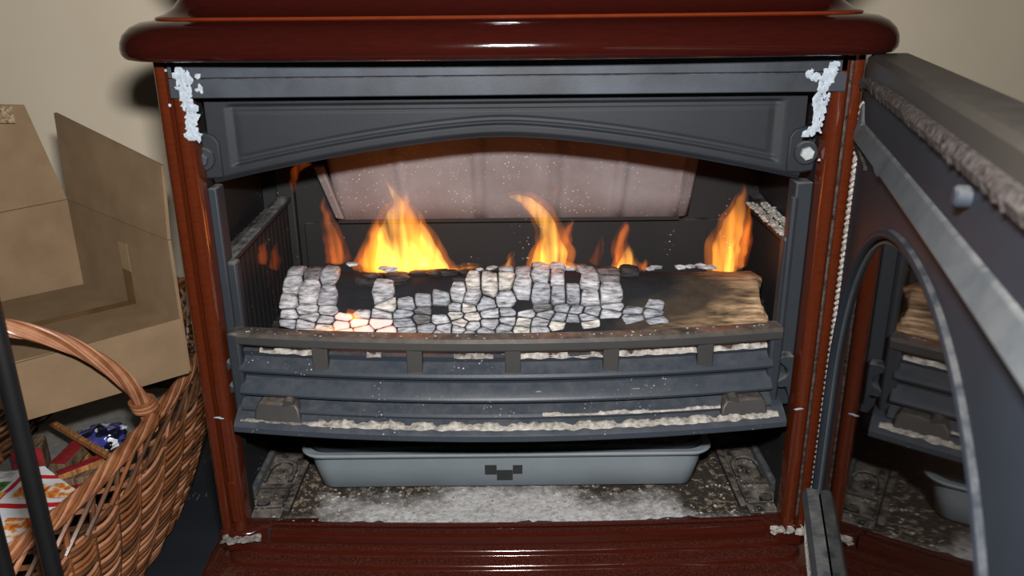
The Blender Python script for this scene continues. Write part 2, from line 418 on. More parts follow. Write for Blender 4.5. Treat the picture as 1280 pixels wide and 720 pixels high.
# inner flanges
for x0, x1 in ((-.2995, -.290), (.281, .2985)):
    mb = SMB(); mb.box(x0, x1, .012, .035, .27, .515); mb.build('inner_flange', 'iron', bevel=.002)
mb = SMB(); mb.tube([(.281, .012, z) for z in lin_sp(.36, .50, 8)], .004, 8); mb.build('inner_flange_bead', 'iron')
for x0, x1 in ((-.3175, -.2995), (.2995, .3175)):
    mb = SMB(); mb.box(x0, x1, .0125, .03, .135, .60); mb.build('inner_stile', 'soot', bevel=.001)
# firebox shell
mb = SMB(); mb.box(-.318, .318, .235, .245, .12, .64); back = mb.build('back_plate', 'soot', smooth=False)
mb = SMB(); mb.box(-.318, -.312, .02, .235, .12, .64); mb.build('firebox_side', 'soot', smooth=False)
mb = SMB(); mb.box(.312, .318, .02, .235, .12, .64); mb.build('firebox_side', 'soot', smooth=False)
mb = SMB(); mb.box(-.318, .318, .05, .245, .6405, .6415); mb.build('firebox_roof', 'soot', smooth=False)
for px, py in ((590, 285), (762, 283), (700, 300)):
    q = atY(px, py, .2345); mb = SMB(); mb.rings([[(q.x+.0042*math.cos(a*PI/8), y, q.z+.0042*math.sin(a*PI/8)) for a in range(16)] for y in (.236, .2335)]); mb.build('rivet', 'iron', back)
# corner uprights + back angle plate
mb = SMB(); mb.box(-.292, -.270, .222, .235, .13, .50); mb.build('corner_upright', 'soot', bevel=.002)
mb = SMB(); mb.box(-.262, .285, .2265, .235, .30, .420); bb = mb.build('back_liner', 'soot', bevel=.0015)
# side liners, ribbed
def liner(sg):
    mb = SMB(); y0, y1 = .030, .222; xa, xb = (-.296, -.279) if sg < 0 else (.292, .297)
    n = 120; r0, r1 = [], []
    ztop = lambda t: .436+.018*t
    pts = []
    for i in range(n+1):
        t = i/n; y = y0+(y1-y0)*t; rib = (.0014*max(0, math.sin(t*15*2*PI))**.6 if sg < 0 else .0010)
        x = xa+(xb-xa)*t - sg*rib; pts.append((x, y, ztop(t)))
    fr = [(x, y, .29) for x, y, z in pts] + [(p[0]+sg*.016, p[1], .29) for p in reversed(pts)]
    to = [(x, y, z) for x, y, z in pts] + [(p[0]+sg*.014, p[1], p[2]) for p in reversed(pts)]
    mb.rings([fr, to]); o = mb.build('side_liner', 'soot', angle=50)
    return o
ll = liner(-1); lr = liner(1)
mb = SMB(); mb.hexa([(-.300, .022, .430), (-.2885, .022, .430), (-.2735, .222, .450), (-.288, .222, .450), (-.300, .022, .4365), (-.2885, .022, .4365), (-.2735, .222, .4565), (-.288, .222, .4565)]); mb.build('cap_rail', 'iron', ll, bevel=.0015)
mb = SMB(); mb.box(-.297, -.281, .016, .032, .29, .437); mb.build('liner_post', 'iron', ll, bevel=.003)
mb = SMB(); mb.box(.277, .294, .016, .032, .25, .455); mb.build('liner_post', 'iron', lr, bevel=.003)
# ash lying on the right liner's two ledges
for off in (0, .0145):
    mb = SMB(); mb.box(.284+off, .294+off, .045+.02*(off > 0), .19, .444, .449-.002*(off > 0)); lg = mb.build('liner_ledge', 'soot', lr, bevel=.001)
    mb = SMB()
    for k in range(150): blob(mb, (.289+off+random.uniform(-.0045, .0045), random.uniform(.05, .188), .450), random.uniform(.0014, .0032), (1, 1.5, .8), .8)
    mb.build('ledge_ash', 'ash', lr, kind='stuff')
# baffle plate with pressed ribs
def bafy(z): return .212 - (z-.429)*.06
mb = SMB(); xs = lin_sp(-.214, .219, 120); zs = lin_sp(.429, .62, 8)
ribs = [(-.128, .8), (-.038, 1), (.052, .9), (.130, 1), (.200, 1.1)]
def bx(x, z): return x*(1+.55*(z-.429))
fr = []; 
for x in xs:
    for z in zs:
        d = sum(a*.0075*math.exp(-((x-c)/.0056)**2) for c, a in ribs)*sstep((z-.434)/.012)
        e = .006*sstep((-.205-x)/.009)*1.0 + .006*sstep((x-.210)/.008)
        fr.append((bx(x, z), bafy(z)-d+e, z))
m_ = len(zs); fs = [(i*m_+k, (i+1)*m_+k, (i+1)*m_+k+1, i*m_+k+1) for i in range(len(xs)-1) for k in range(m_-1)]
mb.add(fr, fs); baf = mb.build('baffle_plate', 'baffle', angle=60)
so = baf.modifiers.new('thick', 'SOLIDIFY'); so.thickness = .005; so.offset = 0
p0 = atY(410, 238, .172)
mb = SMB(); mb.hexa([(-.2165, .202, .4315), (-.2045, .196, .4315), (-.2045, .210, .4315), (-.2165, .216, .4315), (-.2390, .199, .50), (-.2260, .193, .50), (-.2260, .207, .50), (-.2390, .213, .50)]); mb.build('end_flange', 'baffle', baf, bevel=.003)
mb = SMB(); mb.box(-.214, .208, .209, .219, .4245, .4285); mb.build('lower_edge', 'soot', baf)

# -------- front grate
BW = bowf(.027, .295)
grate = empty('front_grate', (0, -.15, 0), parent=stove)
class GMB(MB):
    def build(s, name, mat, parent=None, **k): return MB.build(s, name, mat, parent if parent else grate, **k)
GX = lin_sp(-.294, .279, 41)
mb = GMB(); sweepx(mb, [(.018, .352), (.003, .352), (.0005, .3545), (.0005, .362), (.003, .3655), (.018, .3665)], GX, BW); tb = mb.build('top_bar', 'iron_bar')
for x in (-.198, -.1, 0, .1, .198):
    mb = GMB(); y = BW(x); mb.box(x-.008, x+.008, y+.002, y+.016, .322, .3545); mb.build('bar_post', 'iron_bar', bevel=.0012)
def slat(z1, z0, yi, yo, name, mat='iron_grate'):
    mb = GMB(); zt = z1
    sweepx(mb, [(yi+.012, z0+.004), (yo+.006, z0-.001), (yo+.0015, z0), (yo, z0+.003), (yo+.0012, z0+.006), (yi+.0035, (z0+z1)/2+.003), (yi, z1-.001), (yi+.003, z1), (yi+.012, z1)], lin_sp(-.286, .271, 41), BW)
    return mb.build(name, mat)
slat(.344, .322, .010, -.001, 'slat')
slat(.3235, .2985, .006, -.006, 'slat')
slat(.300, .281, .002, -.009, 'slat')
mb = GMB(); sweepx(mb, [(.012, .284), (-.004, .2825), (-.012, .279), (-.0215, .2745), (-.025, .271), (-.025, .2655), (-.022, .263), (.012, .263)], lin_sp(-.291, .284, 41), BW); lip = mb.build('ash_lip', 'iron_grate')
mb = GMB(); sweepx(mb, [(.012, .2625), (-.009, .2625), (-.007, .255), (.012, .253)], lin_sp(-.270, .262, 41), BW); mb.build('lower_rail', 'iron')
for sg, xe in ((-1, -.2925), (1, .2775)):
    mb = GMB(); x0, x1 = (xe-.0035, xe+.010) if sg < 0 else (xe-.010, xe+.0035)
    mb.box(x0, x1, -.001, .022, .262, .3655); ep = mb.build('end_post', 'iron', bevel=.003)
    # wavy locating lugs beside the post
    mb = GMB(); o = [(0, .333), (.010, .334), (.014, .330), (.012, .325), (.004, .318), (.003, .313), (.006, .309), (.014, .304), (.015, .299), (.010, .296), (.003, .297), (.001, .290), (-.002, .283), (-.002, .333)]
    prism(mb, [(xe+sg*(.015-a), z) for a, z in o], lambda x, z: (x, .016, z), lambda x, z: (x, .0, z)); mb.build('locating_lug', 'iron', ep, bevel=.0015)
    # raised pad with round knob at the lip's end
    xc = -.245 if sg < 0 else .240
    mb = GMB(); o = [(-.026, 0), (.026, 0), (.023, .017), (.019, .022), (-.019, .022), (-.024, .015)]
    prism(mb, [(xc+a, z) for a, z in o], lambda x, z: (x, BW(x)+.004, .2735+z), lambda x, z: (x, BW(x)-.019+z*.35, .2725+z)); pd = mb.build('lip_pad', 'iron_bar', lip, bevel=.002)
    mb = GMB(); kx = xc - sg*0 + (.012 if sg < 0 else -.012)
    mb.tube([(kx, BW(kx)-.0120, .2930), (kx, BW(kx)-.002, .2945)], .006, 14); mb.build('knob', 'iron_bar', lip)
# ash lying on lip and slats
mb = GMB(); ribbon_ash(mb, -.21, .276, lambda x: (BW(x)-.0145, .2772), .019, .0046, 260, -.25, 1); mb.build('ash_layer', 'ash', lip, kind='stuff')
mb = GMB(); ribbon_ash(mb, -.285, -.20, lambda x: (BW(x)-.0165, .2765), .008, .0015, 50, -.1, 4); mb.build('ash_layer', 'ash_grey', lip, kind='stuff')
mb = GMB(); ribbon_ash(mb, .03, .215, lambda x: (BW(x)-.008, .2865), .006, .003, 120, -.12, 2); mb.build('ash_layer', 'ash', lip, kind='stuff')
mb = GMB(); ribbon_ash(mb, -.01, .262, lambda x: (BW(x)+.001, .307), .003, .0014, 140, -.05, 3); mb.build('ash_layer', 'ash_grey', lip, kind='stuff')
mb = GMB(); ribbon_ash(mb, .0, .266, lambda x: (BW(x)+.014, .343), .016, .006, 200, -.3, 6); mb.build('ash_layer', 'ash', kind='stuff')
mb = GMB(); ribbon_ash(mb, -.264, -.195, lambda x: (BW(x)+.012, .3435), .012, .006, 50, -.2, 8); mb.build('ash_layer', 'ash', kind='stuff')
for x0, x1 in ((-.15, -.135), (-.06, -.02)):
    mb = GMB(); ribbon_ash(mb, x0, x1, lambda x: (BW(x)+.012, .3435), .012, .005, 20, -.9, 9); mb.build('ash_layer', 'ash_grey', kind='stuff')
# pale crumbs on top of the bar
mb = GMB()
for k in range(60):
    x = random.uniform(-.28, .27); blob(mb, (x, BW(x)+random.uniform(.003, .016), .3665), random.uniform(.0004, .0012), (1.4, 1, .6), .8)
mb.build('ash_crumbs', 'ash', tb, kind='stuff')
# grate bed under the log
mb = GMB(); mb.box(-.285, .28, .02, .222, .318, .324); mb.build('grate_bed', 'soot', smooth=False)

# -------- ash-box floor
def floor_ash():
    n = N('ash_strewn_floor'); sp = n.new('ShaderNodeSeparateXYZ'); n.link(n.tc.outputs['Object'], sp.inputs[0])
    a = n.noise(10, 6, .65); b = n.noise(150, 5, .7)
    fx = n.math('ABSOLUTE', n.math('ADD', sp.outputs[0], .02))
    cover = n.math('SUBTRACT', n.math('SUBTRACT', .95, n.math('MULTIPLY', fx, 2.6)), n.math('MULTIPLY', n.math('ADD', sp.outputs[1], .15), 5.0))
    cover = n.math('ADD', cover, n.math('MULTIPLY', n.math('SUBTRACT', a, .5), 1.7))
    cf = n.ramp(cover, [(.18, W0), (.58, W1)])
    ashc = n.ramp(b, [(.3, (120, 116, 110)), (.5, (158, 157, 157)), (.75, (188, 190, 194))])
    dark = n.mix(n.ramp(b, [(.52, W0), (.62, W1)]), lin((44, 40, 36)), lin((126, 112, 96)))
    col = n.mix(cf, dark, ashc)
    n.bump(b, .7, .0025); return n.set(col, .9, 0, .15)
M['floor_ash'] = floor_ash()
mb = SMB(); nx, ny = 60, 26; vs = []; fs = []
for i in range(nx+1):
    for k in range(ny+1):
        x = -.27+.54*i/nx; y = -.002+.236*k/ny; vs.append((x, y, .130+.0022*max(0, nz(x*14, y*14, 2)+.3)*sstep((.06-y)/.05)+.0008*nz(x*90, y*90, 4)))
fs = [(i*(ny+1)+k, (i+1)*(ny+1)+k, (i+1)*(ny+1)+k+1, i*(ny+1)+k+1) for i in range(nx) for k in range(ny)]
mb.add(vs, fs); ash_floor = mb.build('firebox_floor', 'floor_ash')
mb = SMB(); mb.box(-.318, .318, -.002, .24, .112, .128); mb.build('floor_plate', 'soot_floor', smooth=False)
for sg in (-1, 1):
    mb = SMB(); x0, x1 = (-.3175, -.266) if sg < 0 else (.268, .3175)
    mb.box(x0, x1, .012, .232, .126, .134); cp = mb.build('corner_plate', 'soot_floor', bevel=.0015)
    xc = (x0+x1)/2 + .004*(-sg)
    # cast arch and bar reliefs
    def relief(pts, r, nm='relief'):
        mb = SMB(); mb.tube(pts, r, 8); mb.build(nm, 'soot_floor', cp)
    relief([(xc-.016, .082, .1345), (xc-.0165, .105, .1345), (xc-.014, .118, .1345), (xc-.007, .126, .1345), (xc+.004, .127, .1345), (xc+.012, .121, .1345), (xc+.0155, .108, .1345), (xc+.015, .082, .1345)], .0032)
    relief([(xc-.020, .074, .1345), (xc+.020, .074, .1345)], .0028)
    relief([(xc-.019, .030, .1345), (xc-.019, .070, .1345), (xc+.019, .070, .1345), (xc+.019, .030, .1345), (xc-.019, .028, .1345)], .0022)
    mb = SMB(); mb.tube([(xc+.004*sg, .036, .132), (xc+.004*sg, .036, .1385)], .0075, 14); mb.build('screw_head', 'soot', cp)
    xr = -.262 if sg < 0 else .263
    mb = SMB(); mb.box(xr-.004, xr+.004, .02, .232, .130, .1375); mb.build('slide_rail', 'soot_floor', bevel=.0015)
    xr = -.310 if sg < 0 else .309
    mb = SMB(); mb.tube([(xr, .055, .138), (xr, .20, .138)], .006, 8); mb.build('hinge_bar', 'strip', cp)
    mb = SMB()
    for k in range(80):
        blob(mb, (random.uniform(x0, x1), random.uniform(.005, .13), .1348), random.uniform(.0005, .0018), (1.2, 1.2, .6), .8)
    mb.build('ash_crumbs', 'ash_grey', cp, kind='stuff')
mb = SMB()
for k in range(230):
    y = random.uniform(-.002, .075); blob(mb, (random.uniform(-.262, .262), y, .1315), random.uniform(.0004, .0017)*(1.5 if random.random() < .06 else 1), (1.3, 1.1, .7), .8)
mb.build('ash_crumbs', 'ash', ash_floor, kind='stuff')

# -------- base mouldings
def bring(o, z, bow=.012): return rrect(-.287-o, .287+o, -o, .39, .012+o*.35, z, bow, 40, 6)
def step(name, prof, mat, parent=None):
    mb = SMB(); mb.rings([bring(o, z) for o, z in prof]); return mb.build(name, mat, parent, angle=55)
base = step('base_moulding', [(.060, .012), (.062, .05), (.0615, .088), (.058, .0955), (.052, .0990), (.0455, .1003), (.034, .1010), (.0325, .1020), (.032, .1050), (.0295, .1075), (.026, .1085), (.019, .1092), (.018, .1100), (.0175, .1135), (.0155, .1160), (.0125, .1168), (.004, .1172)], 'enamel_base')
mb = SMB(); sweepx(mb, [(.02, .110), (-.0085, .110), (-.0095, .128), (-.007, .1325), (-.002, .1335), (.003, .1315), (.02, .13)], lin_sp(-.272, .279, 41), bowf(.012, .31)); mb.build('sill', 'enamel_base', base)
mb = SMB(); sweepx(mb, [(.0, .1315), (-.0015, .1345), (.001, .1365), (.005, .1355), (.006, .131)], lin_sp(-.268, .274, 41), bowf(.010, .31)); mb.build('sill_lip', 'enamel_base', base)
for sg in (-1, 1):
    mb = SMB(); o = [(.326, .03), (.330, -.008), (.318, -.016), (.292, -.014), (.283, -.004), (.268, .002), (.268, .03)]
    mb.rings([[(sg*x, y, .108) for x, y in o], [(sg*x, y, .128) for x, y in o], [(sg*(.298+(x-.298)*.93), .01+(y-.01)*.85, .1315) for x, y in o]]); mb.build('corner_block', 'enamel_base', base, bevel=.002)
    mb = SMB()
    for k in range(46):
        blob(mb, (sg*random.uniform(.285, .322), random.uniform(-.022, -.008), .1285+(0 if sg > 0 else -.003)), random.uniform(.0015, .005), (1.2, .8, .7), .8)
    mb.build('corner_ash', 'ash' if sg > 0 else 'ash_grey', base, kind='stuff')
mb = SMB(); prism(mb, [(-.34, -.055), (.34, -.055), (.34, .38), (-.34, .38)], lambda x, y: (x, y, .008), lambda x, y: (x, y, .02)); mb.build('plinth', 'enamel_base', base)

# -------- door, swung open to the right
DA = math.radians(75); HX, HY = .3225, -.018; DW = .62
dd = Vector((-math.cos(DA), -math.sin(DA), 0)); dn = Vector((-math.sin(DA), math.cos(DA), 0))
DB = .0015
def dbow(s): return DB*(1-((s-DW/2)/(DW/2))**2)
def DP(s, z, t=0):   # t > 0 outward (away from the firebox side)
    p = Vector((HX, HY, 0)) + dd*s - dn*(dbow(s)+t); return (p.x, p.y-.15, z)
DZ0, DZ1 = .125, .640
HL, HR = .024, DW-.03; HB = .192
def hole_t(s):
    t = (s-(HL+HR)/2)/((HR-HL)/2); t = max(-1, min(1, t))
    return .318 + .218*(1-abs(t)**2.3)**(1/2.0)
def plate_hole(mb, ss, z0, z1, zb, ztop, a, b, t0, t1, hs):
    # slab between t0 (inside) and t1 (outside) with an arched hole between a and b
    rows = []
    def q(P): mb.v.append(P); return len(mb.v)-1
    for s in ss:
        ins = a-1e-6 <= s <= b+1e-6
        r = {}
        for nm, t in (('i', t0), ('o', t1)):
            r[nm+'0'] = q(DP(s, z0, t)); r[nm+'1'] = q(DP(s, z1, t))
            if ins: r[nm+'b'] = q(DP(s, zb, t)); r[nm+'t'] = q(DP(s, ztop(s), t))
        r['ins'] = ins; rows.append(r)
    def side(r): 
        mb.f.append((r['i0'], r['i1'], r['o1'], r['o0']))
    side(rows[0]); side(rows[-1])
    for p, n in zip(rows[:-1], rows[1:]):
        mb.f += [(p['i1'], n['i1'], n['o1'], p['o1']), (p['i0'], n['i0'], n['o0'], p['o0'])]
        both = p['ins'] and n['ins']
        for k in 'io':
            if both:
                mb.f += [(p[k+'0'], n[k+'0'], n[k+'b'], p[k+'b']), (p[k+'t'], n[k+'t'], n[k+'1'], p[k+'1'])]
            elif n['ins'] and not p['ins']:
                mb.f.append((p[k+'0'], n[k+'0'], n[k+'b'], n[k+'t'], n[k+'1'], p[k+'1']))
            elif p['ins'] and not n['ins']:
                mb.f.append((p[k+'0'], n[k+'0'], n[k+'1'], p[k+'1'], p[k+'t'], p[k+'b']))
            else: mb.f.append((p[k+'0'], n[k+'0'], n[k+'1'], p[k+'1']))
        if both:
            mb.f += [(p['ib'], n['ib'], n['ob'], p['ob']), (p['it'], n['it'], n['ot'], p['ot'])]
    for r in rows:
        pass
ss = sorted(set([0, .012, .024] + [HL + (HR-HL)*(.5-.5*math.cos(PI*k/44)) for k in range(45)] + [DW-.02, DW]))
mb = MB(); plate_hole(mb, ss, DZ0+.012, DZ1-.018, HB, hole_t, HL, HR, .001, .012, hole_t)
door = mb.build('door', 'door_iron', stove, smooth=True, angle=40)
# outer shell: deep rim around the door with sloping top, brown outside
def rim(mb, prof, s0, s1):   # profile (z, t) swept along s
    mb.rings([[DP(s, z, t) for z, t in prof] for s in lin_sp(s0, s1, 40)])
mb = MB(); rim(mb, [(DZ1-.020, .000), (DZ1-.004, .000), (DZ1, .004), (DZ1+.0005, .032), (DZ1-.004, .038), (DZ1-.020, .040)], 0.006, DW); mb.build('top_rim', 'door_out', door)
mb = MB(); rim(mb, [(DZ0+.014, .002), (DZ0, .004), (DZ0-.002, .030), (DZ0+.014, .036)], 0.0, DW); mb.build('bottom_rim', 'door_out', door)
mb = MB(); mb.hexa([DP(0.0, DZ0, .004), DP(.008, DZ0, .004), DP(.014, DZ0, .034), DP(.004, DZ0, .034), DP(0.0, DZ1-.01, .004), DP(.008, DZ1-.01, .004), DP(.014, DZ1-.01, .034), DP(.004, DZ1-.01, .034)]); mb.build('hinge_rim', 'door_out', door)
mb = MB(); plate_hole(mb, ss, DZ0+.012, DZ1-.018, HB, hole_t, HL, HR, .036, .040, hole_t); mb.build('outer_shell', 'enamel', door, angle=40)
# rope seal: braided links down the hinge side, flat worn rope along top
mb = MB()
for ph in (0, PI):
    pts = []
    for k in range(520):
        z = .597 - (.597-.150)*k/519; a = k/519*72*PI + ph; pts.append(DP(.008+.0026*math.cos(a), z, .0015-.0022*math.sin(a*1.0)))
    mb.tube(pts, .0022, 5)
mb.build('rope_seal', 'rope', door)
mb = MB(); mb.tube([DP(.008, .153, .001), DP(.009, .147, .001), DP(.016, .138, .001), DP(.034, .131, .001), DP(.06, .129, .001), DP(.12, .1285, .001), DP(.3, .128, .001), DP(.58, .128, .001)], .0055, 8); mb.build('rope_seal', 'rope', door)
mb = MB(); rs = []
for k in range(240):
    s = .004 + (DW-.01)*k/239; j = .0012*nz(s*120, 1)+.0008*nz(s*400, 2)
    w_ = .0062+.0008*sstep(s/.15); zc = .6185-.004*sstep((.05-s)/.05)
    rs.append([DP(s, zc-w_*.9+j*2, .004), DP(s, zc-w_*.8+j, -.004+j), DP(s, zc, -.006+j), DP(s, zc+w_*.7, -.0035+j), DP(s, zc+w_*.9, .004)])
mb.rings(rs); mb.build('rope_seal', 'rope_dark', door)
# deflector strip along the top
mb = MB(); rs = []
for k in range(80):
    s = .010+(DW-.03)*k/79; b = sstep((.03-s)/.022)
    zc = .5735 + b*.018; n_ = .0025*(.165 < s < .185)
    rs.append([DP(s, zc-.008-n_, .004), DP(s, zc-.0065-n_, -.008+b*.006), DP(s, zc+.007, -.001), DP(s, zc+.009, .004)])
mb.rings(rs); mb.build('air_deflector', 'strip', door, bevel=.001)
for s in (.400,):
    mb = MB(); mb.tube([DP(s, .602, .004), DP(s, .602, -.005), DP(s, .602, -.0065)], [.0055, .0055, .004], 12); mb.build('deflector_bolt', 'iron', door)
mb = MB(); mb.hexa([DP(.012, .555, .004), DP(.075, .548, .004), DP(.075, .551, .004), DP(.012, .563, .004), DP(.012, .555, -.003), DP(.075, .548, -.002), DP(.075, .551, -.002), DP(.012, .563, -.003)]); mb.build('casting_ridge', 'soot', door)
# arch bead and glass
def archpath(d, t, n=60):
    out = [DP(HL-d, HB-d, t)]
    for k in range(n+1):
        s = HL+(HR-HL)*(.5-.5*math.cos(PI*k/n)); c = (s-(HL+HR)/2)/((HR-HL)/2)
        out.append(DP(s+d*c, hole_t(s)+d*(1-abs(c)*.6), t))
    out.append(DP(HR+d, HB-d, t)); return out
mb = MB(); mb.tube(archpath(.004, .0015), .0042, 10); mb.build('arch_bead', 'door_iron', door)
mb = MB(); mb.tube(archpath(-.004, .0035), .0016, 6); mb.build('glass_gasket', 'strip', door)
mb = MB(); rs = []
def gb(s): return -.0095
gs = [HL+(HR-HL)*(.5-.5*math.cos(PI*k/50)) for k in range(51)]
for s in gs: rs.append([DP(s, HB-.006, .0135+gb(s)), DP(s, hole_t(s)-.0002, .0135+gb(s)), DP(s, hole_t(s)-.0002, .0175+gb(s)), DP(s, HB-.006, .0175+gb(s))])
mb.rings(rs); mb.build('glass_pane', 'glass', door, angle=30)
# lower glass retaining strip
mb = MB(); rs = []
for k in range(40):
    s = .020+(DW-.05)*k/39; rs.append([DP(s, HB-.010, .002), DP(s, HB-.009, -.009), DP(s, HB-.004, -.012), DP(s, HB+.004, -.008), DP(s, HB+.006, .000), DP(s, HB+.006, .003)])
mb.rings(rs); mb.build('glass_retainer', 'strip', door)
for z in (.20, .205):
    pass

# ================================================================== ASH PAN
pan = empty('ash_pan', (-.008, .08, .132), 'grey sheet-metal ash pan under the grate with dark stepped mark on its front', 'ash pan')
class PMB(MB):
    def build(s, name, mat, parent=None, **k):
        s.v = [(v[0]+.008, v[1]-.08, v[2]-.132) for v in s.v]; return MB.build(s, name, mat, parent if parent else pan, **k)
def pr_(e, z, r=.018): return rrect(-.2335-e, .2165+e, .068-e, .200+e*.5, r+e*.5, z, 0, 12, 6)
mb = PMB(); mb.rings([pr_(-.006, .1325), pr_(0, .136), pr_(.006, .166), pr_(.0085, .186), pr_(.0075, .186), pr_(.004, .166), pr_(-.002, .1385)]); pb = mb.build('pan_body', 'pan', angle=60)
mb = PMB(); mb.rings([pr_(.0075, .1845), pr_(.0155, .184), pr_(.0175, .187), pr_(.0165, .1895), pr_(.0085, .1885)], False, False); mb.build('rolled_rim', 'pan', angle=50)
mb = PMB(); mb.rings([pr_(.0065, .181), pr_(.005, .1815)], True, True); mb.build('ash_fill', 'ash_grey', smooth=False)
mb = PMB(); mb.rings([pr_(.0075, .1885), pr_(.0075, .1935), pr_(.0055, .1945), pr_(.0055, .183)], False, False); mb.build('inner_lip', 'iron', angle=50)
def pf(px, py):
    q = atY(px, py, .066); return q.x, q.z
mb = PMB()
for (a, b, c, d) in ((606, 579, 621, 592), (621, 586, 641, 600), (641, 579, 653, 591)):
    x0, z1 = pf(a, b); x1, z0 = pf(c, d); fy = lambda z: .068-(z-.136)*.2
    mb.hexa([(x0, fy(z0)-.0006, z0), (x1, fy(z0)-.0006, z0), (x1, fy(z0)+.002, z0), (x0, fy(z0)+.002, z0), (x0, fy(z1)-.0006, z1), (x1, fy(z1)-.0006, z1), (x1, fy(z1)+.002, z1), (x0, fy(z1)+.002, z1)])
mb.build('stepped_mark', 'mark', smooth=False)

# ================================================================== LOG
LC = Vector((0, .094, .3425))
def log_r(x, phi):      # phi: 0 = top, 90 = toward the room
    p = math.radians(phi); r = .0515
    r *= 1 - .05*math.cos(3*(p-.9)) + .05*nz(x*9, math.cos(p)*1.3, math.sin(p)*1.3)
    if x > .10: r *= 1 - .01*sstep((x-.10)/.05)
    return r
def log_pt(x, phi, h=0):
    p = math.radians(phi); r = log_r(x, phi)+h; tilt = -.004*(x-.02)
    return Vector((x, LC.y - math.sin(p)*r, LC.z + math.cos(p)*r + tilt))
log = empty('burning_log', (0, LC.y, LC.z), 'split log burning across the grate, cracked white ash on left, bare wood at right end', 'log')
class LMB(MB):
    def build(s, name, mat, parent=None, **k):
        s.v = [(v[0], v[1]-LC.y, v[2]-LC.z) for v in s.v]; return MB.build(s, name, mat, parent if parent else log, **k)
mb = LMB(); rs = []
for i in range(91):
    x = -.246+.523*i/90; e = 1
    if i == 0: x += .004
    rs.append([tuple(log_pt(x+(.004*math.cos(k*.8) if i in (0, 90) else 0), k*10, (-.007 if i in (0, 90) else -.0015)+.0012*nz(x*80, k*.9, 3))) for k in range(36)])
mb.rings(rs); lb = mb.build('log_body', 'log', angle=50)
lb.data.transform(Matrix.Translation((0, 0, LC.z))); lb.location = (0, 0, -LC.z)   # keep the char pattern in stove height
def skip(px, py):
    if 425 < px < 560 and py < 362 and not (470 < px < 496 and py < 342): return True
    if 405 < px < 470 and py < 352: return random.random() < .55
    if 560 < px < 600 and py < 352: return True
    if 415 < px < 480 and 372 < py < 392: return True
    if px > 775 and 352 < py < 382: return random.random() < .85
    if px > 795 and py < 352: return True
    if px > 700 and py > 408: return True
    if px > 760 and py > 404: return True
    if px > 832: return True
    if 700 < px < 780 and py < 366: return random.random() < .25
    return random.random() < .02
def proj(P):
    v = P-CAM; d = v.dot(F_); return 640+FPX*v.dot(r_)/d, 360-FPX*v.dot(u_)/d
# cracked ash crust: cells of a jittered net on the log's surface, coarse on top, fine and flat below
RW = .0515
def w_of(phi): return RW*math.radians(phi)*.62 if phi < 50 else RW*(math.radians(50)*.62+math.radians(phi-50)*1.6)
def phi_of(w_):
    k = RW*math.radians(50)*.62
    return math.degrees(w_/(RW*.62)) if w_ < k else 50+math.degrees((w_-k)/(RW*1.6))
rs_ = random.Random(21)
W_0, W_1, G = w_of(-28), w_of(99), .0150
rows_n = int((W_1-W_0)/G)+1; cols_n = int(.43/G)
seeds = []
colx = []; x = -.262
while x < .21: colx.append(x); x += G*rs_.uniform(.95, 1.75)
for i, cx0 in enumerate(colx):
    y = W_0-G*rs_.uniform(.3, 1.2)
    while y < W_1+G:
        low_ = y > w_of(50)
        seeds.append((cx0+rs_.uniform(-.11, .11)*G+(.0035*math.sin(y*140+i*.5) if low_ else 0), y+rs_.uniform(-.05, .05)*G)); y += G*(rs_.uniform(.72, 1.25) if low_ else rs_.uniform(.8, 1.5))
def cell(k):
    sx_, sy_ = seeds[k]; poly = [(sx_-.05, sy_-.05), (sx_+.05, sy_-.05), (sx_+.05, sy_+.05), (sx_-.05, sy_+.05)]
    for m, (tx, ty) in enumerate(seeds):
        if m == k or abs(tx-sx_) > .06 or abs(ty-sy_) > .06: continue
        mx, my, dx, dy = (sx_+tx)/2, (sy_+ty)/2, tx-sx_, ty-sy_; out = []
        for q in range(len(poly)):
            P, Q = poly[q], poly[(q+1) % len(poly)]
            dp, dq = (P[0]-mx)*dx+(P[1]-my)*dy, (Q[0]-mx)*dx+(Q[1]-my)*dy
            if dp <= 0: out.append(P)
            if (dp < 0) != (dq < 0) and abs(dp-dq) > 1e-12:
                t = dp/(dp-dq); out.append((P[0]+(Q[0]-P[0])*t, P[1]+(Q[1]-P[1])*t))
        poly = out
        if len(poly) < 3: return None
    return poly
ns = 0
